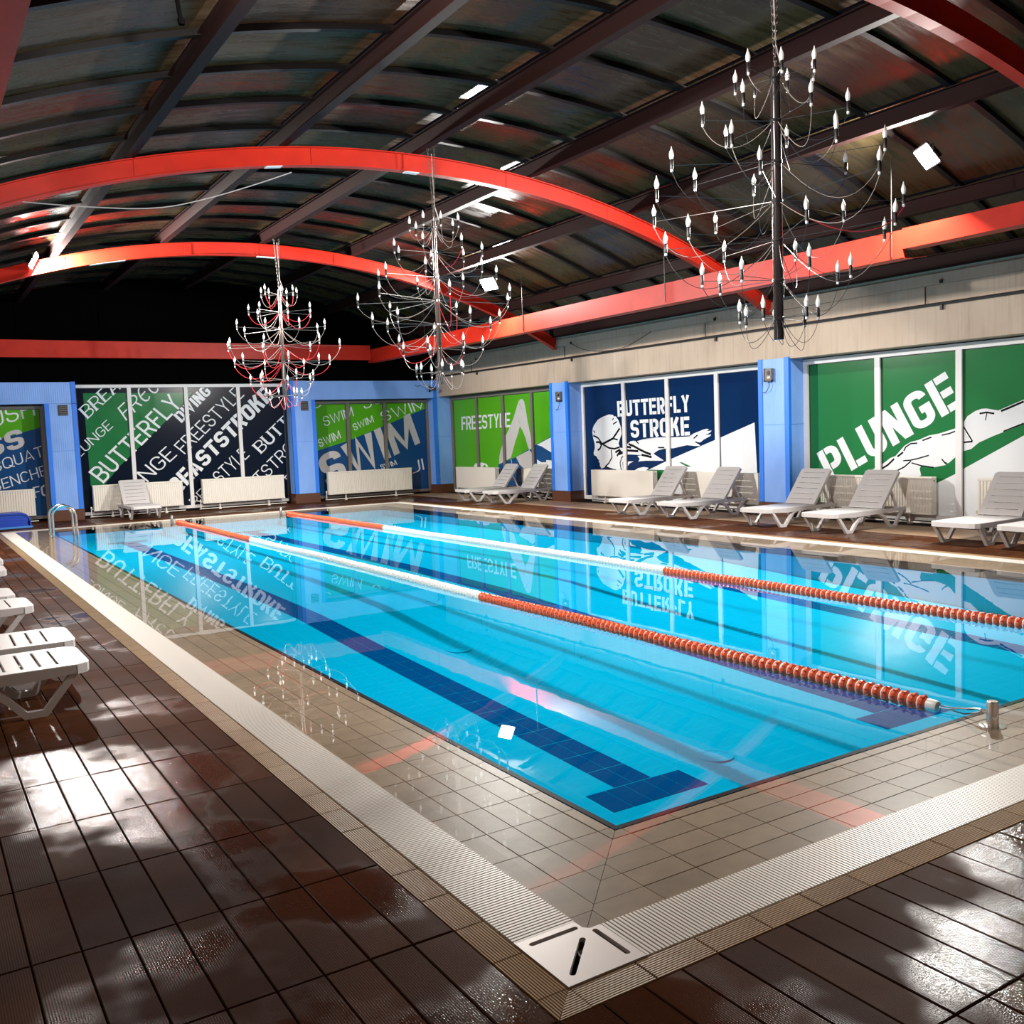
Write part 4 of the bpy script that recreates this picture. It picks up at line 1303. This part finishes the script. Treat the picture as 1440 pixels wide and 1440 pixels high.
# ------------------------------------------------------------------ lane ropes and bollards
FP = 0.0605
fl = MB()
fl.mi = 0; fl.lathe([(.016, -.024), (.034, -.022), (.044, -.013), (.047, 0), (.044, .011)], 14, axis='y')
fl.mi = 1; fl.lathe([(.044, .011), (.040, .019), (.020, .023), (.016, .030)], 14, axis='y')
for k in range(7):
    a = 2 * pi * k / 7
    fl.mi = 2
    fl.tube([(.043 * cos(a), -.016, .043 * sin(a)), (.0475 * cos(a), -.004, .0475 * sin(a))], .0062, 5)
f_or = fl.mesh('float_disc', [M['orange'], M['white_float'], M['inner_float']])
f_wh = f_or.copy(); f_wh.materials.clear()
for m in (M['white_float'], M['white_float'], M['inner_float']): f_wh.materials.append(m)
for ri, x in enumerate((X0 + (X1 - X0) / 3, X0 + 2 * (X1 - X0) / 3)):
    lab = ('orange and white lane rope nearer the camera, end to end of the pool', 'orange and white lane rope farther from the camera, along the right lane')[ri]
    rope = empty('lane_rope', (x, Y0, 0.012), label=lab, cat='lane rope', group='floating lane ropes')
    ya, yb = .22, Y1 - Y0 - .12
    nf = int((yb - ya) / FP)
    rest = {0: MB(), 1: MB()}
    for k in range(nf):
        y = ya + FP * (k + .5)
        orange = y < 5.25 or y > 12.85
        loc = (sin(y * .9 + ri) * .012, y, sin(y * 2.1) * .003)
        rz = random.uniform(-.03, .03)
        inst('float_disc', f_or if orange else f_wh, rope, loc, (0, random.uniform(0, 6), rz)) if k < 296 else None
        if k >= 296:
            rest[0 if orange else 1].lathe([(.016, y - .024), (.044, y - .013), (.047, y), (.044, y + .011), (.016, y + .03)], 10, (loc[0], 0, loc[2]), axis='y')
    for q, m in ((0, 'orange'), (1, 'white_float')):
        if rest[q].v: rest[q].build('far_floats', M[m], rope, kind='stuff')
    MB().tube([(sin((ya + (yb - ya) * j / 40) * .9 + ri) * .012, ya + (yb - ya) * j / 40, 0) for j in range(41)], .006, 6).build('wire', M['rod'], rope)
    MB().lathe([(.012, ya - .07), (.03, ya - .066), (.036, ya - .05), (.036, ya - .005), (.02, ya)], 14, (sin(ya * .9 + ri) * .012, 0, 0), axis='y').build('end_cap', M['white_float'], rope, smooth=True)
    # tensioner: loop, hook and turnbuckle up to the bollard
    x_ = sin(ya * .9 + ri) * .012
    lp = [(x_ + .022 * cos(2 * pi * j / 12), ya - .115 + .045 * sin(2 * pi * j / 12), .006) for j in range(12)]
    MB().tube(lp, .004, 6, closed=True).build('eye', M['chrome'], rope, smooth=True)
    MB().tube([(x_, ya - .15, .01), (x_ - .01, ya - .24, .03), (x_ - .02, ya - .31, .05), (x_ - .03, ya - .345, .055)], .007, 6).build('hook', M['chrome'], rope, smooth=True)
    MB().tube([(x_, ya - .13, .0), (x_ + .012, ya - .22, -.008), (x_ + .02, ya - .30, .02), (x_ - .01, ya - .345, .05)], .004, 5).build('slack_wire', M['rod'], rope, smooth=True)
    MB().tube([(0, yb, 0), (0, Y1 - Y0 + .2, .05)], .006, 6).build('far_wire', M['rod'], rope)
    for (y, where) in ((Y0 - .19, 'near'), (Y1 + .25, 'far')):
        bl = ('short stainless bollard on the ledge holding the nearer lane rope at its near end', 'short stainless bollard on the ledge holding the farther lane rope at its near end',
              'dark little bollard at the far end of the nearer lane rope', 'dark little bollard at the far end of the right lane rope')[(0 if where == 'near' else 2) + ri]
        bo = empty('bollard', (x - .03, y, ZL), label=bl, cat='bollard', group='lane rope bollards')
        MB().lathe([(.0, 0), (.068, 0), (.068, .005), (.030, .008), (.030, .008)], 18).build('base_plate', M['chrome'], bo, smooth=True)
        MB().lathe([(.030, .006), (.030, .132), (.026, .137), (.0, .137)], 18).build('post', M['chrome'], bo, smooth=True)
        MB().tube([(0, .02 if where == 'near' else -.02, .07), (.0, .055 if where == 'near' else -.055, .07)], .012, 8).build('lug', M['chrome'], bo, smooth=True)

# ------------------------------------------------------------------ sun loungers
def make_lounger():
    root = empty('sun_lounger', (0, 0, 0))
    S = M['lounger']
    W2, ZS_ = .325, .30
    rails = MB()
    seat = MB()
    # foot end board with a rounded, rolled-down lip
    pl = [(0.0, -.23), (.02, -.29), (.08, -.325), (.17, -.325), (.17, .325), (.08, .325), (.02, .29), (0.0, .23)]
    seat.prism(pl, ZS_ - .018, ZS_)
    seat.prism([(-.004, -.23), (.016, -.295), (.078, -.332), (.085, -.318), (.028, -.282), (.012, -.226), (.012, .226), (.028, .282), (.085, .318), (.078, .332), (.016, .295), (-.004, .23)], ZS_ - .062, ZS_ - .004)
    so = seat.build('seat', S, root)
    for s in (-1, 1):
        y0, y1 = sorted((s * .325, s * .245))
        MB().box(.17, y0, ZS_ - .016, 1.08, y1, ZS_).build('side_board', S, so)
        y0, y1 = sorted((s * .328, s * .306))
        MB().prism([(.085, ZS_ - .055), (.4, ZS_ - .075), (.8, ZS_ - .065), (1.1, ZS_ - .06), (1.62, ZS_ - .045), (1.62, ZS_ - .008), (1.1, ZS_ - .004), (.085, ZS_ - .004)], y0, y1, 'y').build('side_rail', S, root)
    nS = 9
    pitch = (1.08 - .17) / nS
    sl = MB().prism([(.008, -.014), (pitch - .008, -.014), (pitch - .006, -.002), (pitch - .012, 0), (.012, 0), (.006, -.002)], -.246, .246, 'y').mesh('slat', S)
    for k in range(nS):
        inst('slat', sl, so, (.178 + pitch * k, 0, ZS_))
    # legs: V-shaped front pair, arched rear pair
    for s in (-1, 1):
        y = s * .30
        MB().bar([(.075, y, ZS_ - .03), (.275, y, .022), (.385, y, .022), (.47, y, .12), (.58, y, .225), (.72, y, .262)], .044, .042).build('leg', S, root)
        MB().bar([(.72, y, .262), (.86, y, .268), (1.0, y, .245), (1.12, y, .185), (1.27, y, .022), (1.385, y, .022), (1.56, y, ZS_ - .03)], .044, .042).build('leg', S, root)
    MB().box(1.58, -.325, ZS_ - .05, 1.62, .325, ZS_ - .012).build('rear_bar', S, root)
    # backrest, raised
    L_, th = .70, radians(52)
    bk = MB()
    bk.prism([(0, -.295), (L_ - .03, -.295), (L_, -.26), (L_, .26), (L_ - .03, .295), (0, .295), (0, .215), (L_ - .08, .215), (L_ - .08, -.215), (0, -.215)], -.016, 0)
    bo = bk.build('backrest', S, root)
    bo.location = (1.075, 0, ZS_ + .008); bo.rotation_euler = (0, -th, 0)
    for s in (-1, 1):
        y0, y1 = sorted((s * .297, s * .272))
        MB().box(0, y0, -.045, L_ - .02, y1, -.002).build('side_rail', S, bo)
    nB = 6
    pb = (L_ - .08) / nB
    slb = MB().prism([(.007, -.014), (pb - .007, -.014), (pb - .005, -.002), (pb - .011, 0), (.011, 0), (.005, -.002)], -.217, .217, 'y').mesh('slat', S)
    for k in range(nB):
        inst('slat', slb, bo, (pb * k, 0, 0))
    tx, tz = 1.075 + cos(th) * .42, ZS_ + sin(th) * .42
    for s in (-1, 1):
        MB().bar([(tx, s * .25, tz - .02), (1.50, s * .25, ZS_ - .01)], .03, .03).build('strut', S, root)
    MB().box(1.485, -.31, ZS_ - .022, 1.515, .31, ZS_ + .004).build('strut_bar', S, root)
    return root


# ------------------------------------------------------------------ radiators
def radiator(x0, y0, x1, y1, z0, z1, lab, ribbed, grp):
    """panel radiator along a wall; the long side is whichever extent is larger"""
    along_x = (x1 - x0) > (y1 - y0)
    Ln = max(x1 - x0, y1 - y0); Dp = min(x1 - x0, y1 - y0)
    r = empty('radiator', ((x0 + x1) / 2, (y0 + y1) / 2, 0), 0 if along_x else -pi / 2, label=lab, cat='radiator', group=grp)
    E_ = M['radiator']
    p = MB()
    # local: long axis x, front towards -y
    if ribbed:
        n_ = int(Ln / .05)
        pts = []
        for k in range(n_):
            a = -Ln / 2 + Ln * k / n_; w_ = Ln / n_
            pts += [(a + w_ * .12, -Dp / 2 + .012), (a + w_ * .24, -Dp / 2), (a + w_ * .76, -Dp / 2), (a + w_ * .88, -Dp / 2 + .012)]
        pts += [(Ln / 2, -Dp / 2 + .024), (-Ln / 2, -Dp / 2 + .024)]
        p.prism(pts, z0 + .02, z1 - .03)
        p.box(-Ln / 2, -Dp / 2, z1 - .035, Ln / 2, -Dp / 2 + .024, z1 - .008).box(-Ln / 2, -Dp / 2, z0, Ln / 2, -Dp / 2 + .024, z0 + .025)
    else:
        p.box(-Ln / 2, -Dp / 2, z0, Ln / 2, -Dp / 2 + .022, z1)
    p.build('front_panel', E_, r)
    MB().box(-Ln / 2 + .01, Dp / 2 - .02, z0 + .01, Ln / 2 - .01, Dp / 2, z1 - .01).build('rear_panel', E_, r)
    g = MB()
    g.box(-Ln / 2, -Dp / 2 + .022, z1 - .012, Ln / 2, -Dp / 2 + .034, z1).box(-Ln / 2, Dp / 2 - .012, z1 - .012, Ln / 2, Dp / 2, z1)
    n_ = int(Ln / .06)
    for k in range(n_): g.box(-Ln / 2 + Ln * k / n_, -Dp / 2 + .03, z1 - .012, -Ln / 2 + Ln * k / n_ + .02, Dp / 2, z1 - .004)
    g.build('top_grille', E_, r)
    for s in (-1, 1):
        a, b_ = sorted((s * Ln / 2, s * (Ln / 2 - .012)))
        sc_ = MB().box(a, -Dp / 2 + .03, z0, b_, Dp / 2 - .002, z1 - .014).build('side_cover', E_, r)
        MB().lathe([(.009, 0), (.009, .01)], 8, (s * (Ln / 2 + (.0 if s > 0 else -.01)), 0, z1 - .06), axis='x').build('plug', M['dark'], sc_)
        MB().box(s * Ln * .3 - .03, -.03, 0, s * Ln * .3 + .03, .03, .05).box(s * Ln * .3 - .012, -.012, .05, s * Ln * .3 + .012, .012, z0 + .02).build('foot', E_, r)
    v = MB().tube([(-Ln / 2 - .05, 0, .045), (-Ln / 2 - .05, 0, z0 + .04), (-Ln / 2 - .0, 0, z0 + .04)], .011, 8)
    v.build('riser', E_, r, smooth=True)
    MB().lathe([(.012, 0), (.02, .005), (.02, .05), (.014, .055)], 10, (-Ln / 2 - .05, 0, z0 + .05)).build('valve', E_, r, smooth=True)
    MB().tube([(-Ln / 2 - .08, .02, .03), (Ln / 2 + .05, .02, .03)], .012, 8).build('pipe', E_, r, smooth=True)
    return r


l0 = make_lounger()
RIGHT = [  # tip x, centre y, label
    (11.40, 20.56, 'white plastic sun lounger before the lime FREESTYLE window, farther of its pair'),
    (11.42, 19.26, 'white plastic sun lounger before the lime FREESTYLE window, nearer of its pair'),
    (11.40, 14.42, 'white plastic sun lounger before the navy BUTTERFLY STROKE window, farther of its pair'),
    (11.38, 13.00, 'white plastic sun lounger before the navy BUTTERFLY STROKE window, nearer of its pair'),
    (11.27, 10.84, 'white plastic sun lounger whose foot end stands before the nearest blue pillar'),
    (11.19, 9.52, 'white plastic sun lounger below the letters of the green PLUNGE window'),
    (11.14, 7.34, 'white plastic sun lounger in front of the diver\'s legs on the green window'),
    (11.17, 6.47, 'white plastic sun lounger cut by the right edge of the photo'),
]
LEFT = [
    (0.90, 6.86, 'white plastic sun lounger on the left deck closest to the camera'),
    (0.94, 7.70, 'white plastic sun lounger second closest in the row on the left deck'),
    (0.86, 9.60, 'white plastic sun lounger third closest in the row on the left deck'),
    (0.79, 10.42, 'white plastic sun lounger fourth closest in the row on the left deck'),
    (0.90, 12.60, 'white plastic sun lounger second from the far end of the row on the left deck'),
    (0.95, 13.80, 'white plastic sun lounger at the far end of the row on the left deck'),
]
first = True
bpy.context.view_layer.update()
for lst, rz, grp in ((RIGHT, 0, 'sun loungers along the right wall'), (LEFT, pi, 'sun loungers on the left deck'), ([(4.56, 22.72, 'white plastic sun lounger standing alone before the far BUTTERFLY window')], pi / 2, None)):
    for (x, y, lab) in lst:
        o = l0 if first else copy_tree(l0)
        first = False
        if rz == pi / 2:
            o.location = (x, y, 0)
        else:
            o.location = (x, y, 0)
        o.rotation_euler = (0, 0, rz + (random.uniform(-.03, .03)))
        for kk in ('group',):
            if kk in o: del o[kk]
        tag(o, lab, 'sun lounger', grp)

# centre line of each radiator: right wall
for (ya, yb, lab, rb) in ((21.66, 23.78, 'flat white panel radiator below the word FREESTYLE', False), (18.95, 20.38, 'flat white panel radiator behind the pair of loungers at the lime window', False),
                          (15.36, 17.48, 'flat white panel radiator below the printed swimmer\'s head', False), (12.45, 14.47, 'flat white panel radiator behind the pair of loungers at the navy window', False),
                          (8.95, 11.05, 'ribbed white panel radiator below the word PLUNGE', True), (6.1, 8.22, 'ribbed white panel radiator behind the loungers at the right edge of the photo', True)):
    radiator(13.08, ya, 13.2, yb, .16, .735, lab, rb, 'radiators along the right wall')
for (xa, xb, lab) in ((.3, 2.47, 'ribbed white panel radiator behind the blue mats in the far left corner'), (3.70, 5.76, 'ribbed white panel radiator behind the lone lounger by the far wall'),
                      (6.23, 8.33, 'ribbed white panel radiator at the right half of the dark BREASTSTROKE window'), (9.54, 12.02, 'ribbed white panel radiator below the big word SWIM')):
    radiator(xa, 24.40, xb, 24.52, .16, .765, lab, True, 'radiators along the far wall')

# ------------------------------------------------------------------ pool ladder
ld = empty('pool_ladder', (2.275, 20.1, ZL), label='stainless pool ladder with two arched handrails at the far left pool edge', cat='ladder')
for y in (-.24, .24):
    pts = [(0, y, 0), (0, y, .40)] + [(.20 - .20 * cos(pi * k / 10), y, .40 + .19 * sin(pi * k / 10)) for k in range(1, 10)] + [(.40, y, .40), (.42, y, 0), (.43, y, -.215)]
    hr = MB().tube(pts, .025, 10).build('handrail', M['chrome'], ld, smooth=True)
    MB().lathe([(.05, 0), (.05, .008), (.026, .02)], 14, (0, y, 0)).build('flange', M['chrome'], hr, smooth=True)
for z in (-.02, -.17):
    MB().box(.40, -.24, z - .012, .46, .24, z + .012).build('tread', M['chrome'], ld)

# ------------------------------------------------------------------ folded blue mats at the far left
mt = empty('folded_mats', (1.6, 23.15, 0), label='stack of glossy blue folded foam mats on the far left deck', cat='mat')
for k in range(4):
    z0 = .055 + .062 * k
    Lr = .54
    pts = [(-.7, z0), (Lr - .03, z0)] + [(Lr - .03 + .03 * sin(pi * j / 6), z0 + .03 - .03 * cos(pi * j / 6)) for j in range(1, 6)] + [(Lr - .03, z0 + .06), (-.7, z0 + .06 + .0)]
    if k == 3: pts[-1] = (-.7, z0 + .045)
    MB().prism(pts, -.34 + .008 * k, .34 - .008 * k, 'y').build('mat_layer', M['mat_blue'], mt)
ow = [(-.7, .318), (.40, .318)] + [(.40 + .19 * sin(pi / 2 * j / 6), .128 + .19 * cos(pi / 2 * j / 6)) for j in range(1, 7)] + [(.59, .06)]
MB().bar([(x, 0, z) for x, z in ow], .68, .03, (0, 1, 0)).build('mat_layer', M['mat_blue'], mt, smooth=True)
MB().prism([(-.7, .012), (.60, .012), (.635, .03), (.60, .052), (-.7, .052)], -.36, .36, 'y').build('base_board', M['mat_light'], mt)
MB().box(-.68, -.34, .0, .52, .34, .012).build('underlay', M['dark'], mt)

# ------------------------------------------------------------------ small fittings on pillars and walls
def wall_box(loc, facing, lab, cable=True):
    r = empty('sensor_box', loc, 0 if facing == 'f' else -pi / 2, label=lab, cat='wall box')
    MB().box(-.085, -.05, -.11, .085, 0, .11).build('housing', M['grey_box'], r)
    MB().box(-.085, -.055, -.115, -.06, 0.0, .115).box(-.085, -.055, -.115, .085, 0, -.09).build('shade', M['dark'], r)
    MB().lathe([(.028, -.062), (.032, -.058), (.032, -.045)], 12, (.025, 0, .035), axis='y').build('lens', M['dark'], r)
    MB().box(.0, -.058, -.06, .06, -.045, -.03).build('label_plate', M['strip'], r)
    if cable:
        MB().tube([(0, -.03, -.11), (.03, -.04, -.18), (-.02, -.04, -.27), (-.1, -.03, -.31), (-.14, -.02, -.29)], .006, 6).build('cable', M['cable_black'], r, smooth=True)


wall_box((12.855, 11.93, 2.47), 'r', 'small grey sensor box with a loose cable on the nearest blue pillar')
wall_box((12.855, 18.29, 2.42), 'r', 'small dark sensor box with a dangling cable on the pillar beside the FREESTYLE window')
for (x, lab) in ((8.93, 'square dark louvre on the blue pillar left of the SWIM window'), (3.17, 'square dark louvre on the blue pillar left of the BREASTSTROKE window')):
    v = empty('wall_louvre', (x, 24.255, 2.53), label=lab, cat='vent', group='louvres on the far pillars')
    MB().box(-.1, -.012, -.12, .1, 0, .12).build('frame', M['dark'], v)
    for k in range(5):
        MB().prism([(-.012, -.085 + k * .042), (-.028, -.10 + k * .042), (-.026, -.092 + k * .042), (-.012, -.075 + k * .042)], -.088, .088, 'x').build('slat', M['grey_box'], v)
# black bracket in the far corner
bk = empty('corner_bracket', (12.6, 24.25, 2.95), label='black lamp bracket on the blue beam in the far right corner', cat='bracket')
MB().box(-.02, -.02, -.1, .02, 0, .1).build('back_plate', M['dark'], bk)
MB().bar([(0, -.01, -.04), (0, -.16, -.06), (-.05, -.3, -.05)], .03, .03, (1, 0, 0)).build('arm', M['dark'], bk)
MB().box(-.14, -.33, -.06, .03, -.27, 0.02).build('head', M['dark'], bk)
MB().tube([(-.1, -.3, 0), (-.25, -.2, .1), (-.4, -.05, .06), (-.45, 0, .1)], .006, 6).build('cable', M['cable_black'], bk, smooth=True)
# conduit along the beige wall with risers and clips
cd = empty('wall_conduit', (XR_FACE, 12, 3.27), label='thin dark conduit running along the beige wall above the right windows', cat='conduit')
MB().tube([(-.012, -13.4, 0), (-.012, 12.2, 0)], .022, 8).build('pipe', M['pipe'], cd)
for y in (22.3, 18.05, 13.5, 8.9, 4.4):
    MB().tube([(-.008, y - 12, .02), (-.008, y - 12, .27)], .009, 6).build('riser', M['pipe'], cd)
    MB().box(-.02, y - .28 - 12, -.09, .01, y - .24 - 12, -.02).build('clip', M['pipe'], cd)
    MB().box(-.03, y - .28 - 12, .29, .0, y - .24 - 12, .34).build('clip', M['pipe'], cd)
# drooping cables
for (pts, m, lab) in (([(12.83, 17.7, 3.56), (12.83, 17.35, 3.40), (12.83, 16.7, 3.30), (12.83, 15.9, 3.29), (12.83, 15.3, 3.45), (12.83, 15.0, 3.55)], 'cable_black', 'thin dark cable sagging across the beige wall near the farthest arch'),
                      ([(1.3, 11.82, 4.33), (1.9, 11.82, 4.33), (2.7, 11.82, 4.37), (3.3, 11.82, 4.55), (3.9, 11.82, 4.78), (4.35, 11.82, 4.97)], 'cable_white', 'white cable drooping below the middle red arch'),
                      ([(12.80, 6.9, 3.75), (12.83, 6.6, 3.5), (12.83, 6.3, 3.3)], 'cable_black', 'dark cable hanging at the top of the beige wall on the right')):
    c = Vector(pts[0])
    # smooth the polyline
    P = [Vector(p) for p in pts]
    for _ in range(2):
        q = [P[0]]
        for a, b_ in zip(P, P[1:]): q += [a.lerp(b_, .25), a.lerp(b_, .75)]
        P = q + [P[-1]]
    o = MB().tube([p - c for p in P], .0065, 6).build('loose_cable', M[m], smooth=True, label=lab, cat='cable')
    o.location = c

hk = empty('roof_hook', (1.86, 7.2, arc_z(1.86, ZP) - .01), label='short black hook dangling from the roof at the top left of the photo', cat='hook')
MB().tube([(0, 0, 0), (.0, 0, -.12), (.02, 0, -.24), (.035, 0, -.36)], .016, 6).build('strap', M['gable'], hk, smooth=True)
MB().lathe([(.022, -.40), (.026, -.39), (.026, -.36), (.02, -.355)], 8, (.038, 0, 0)).build('tip', M['gable'], hk, smooth=True)
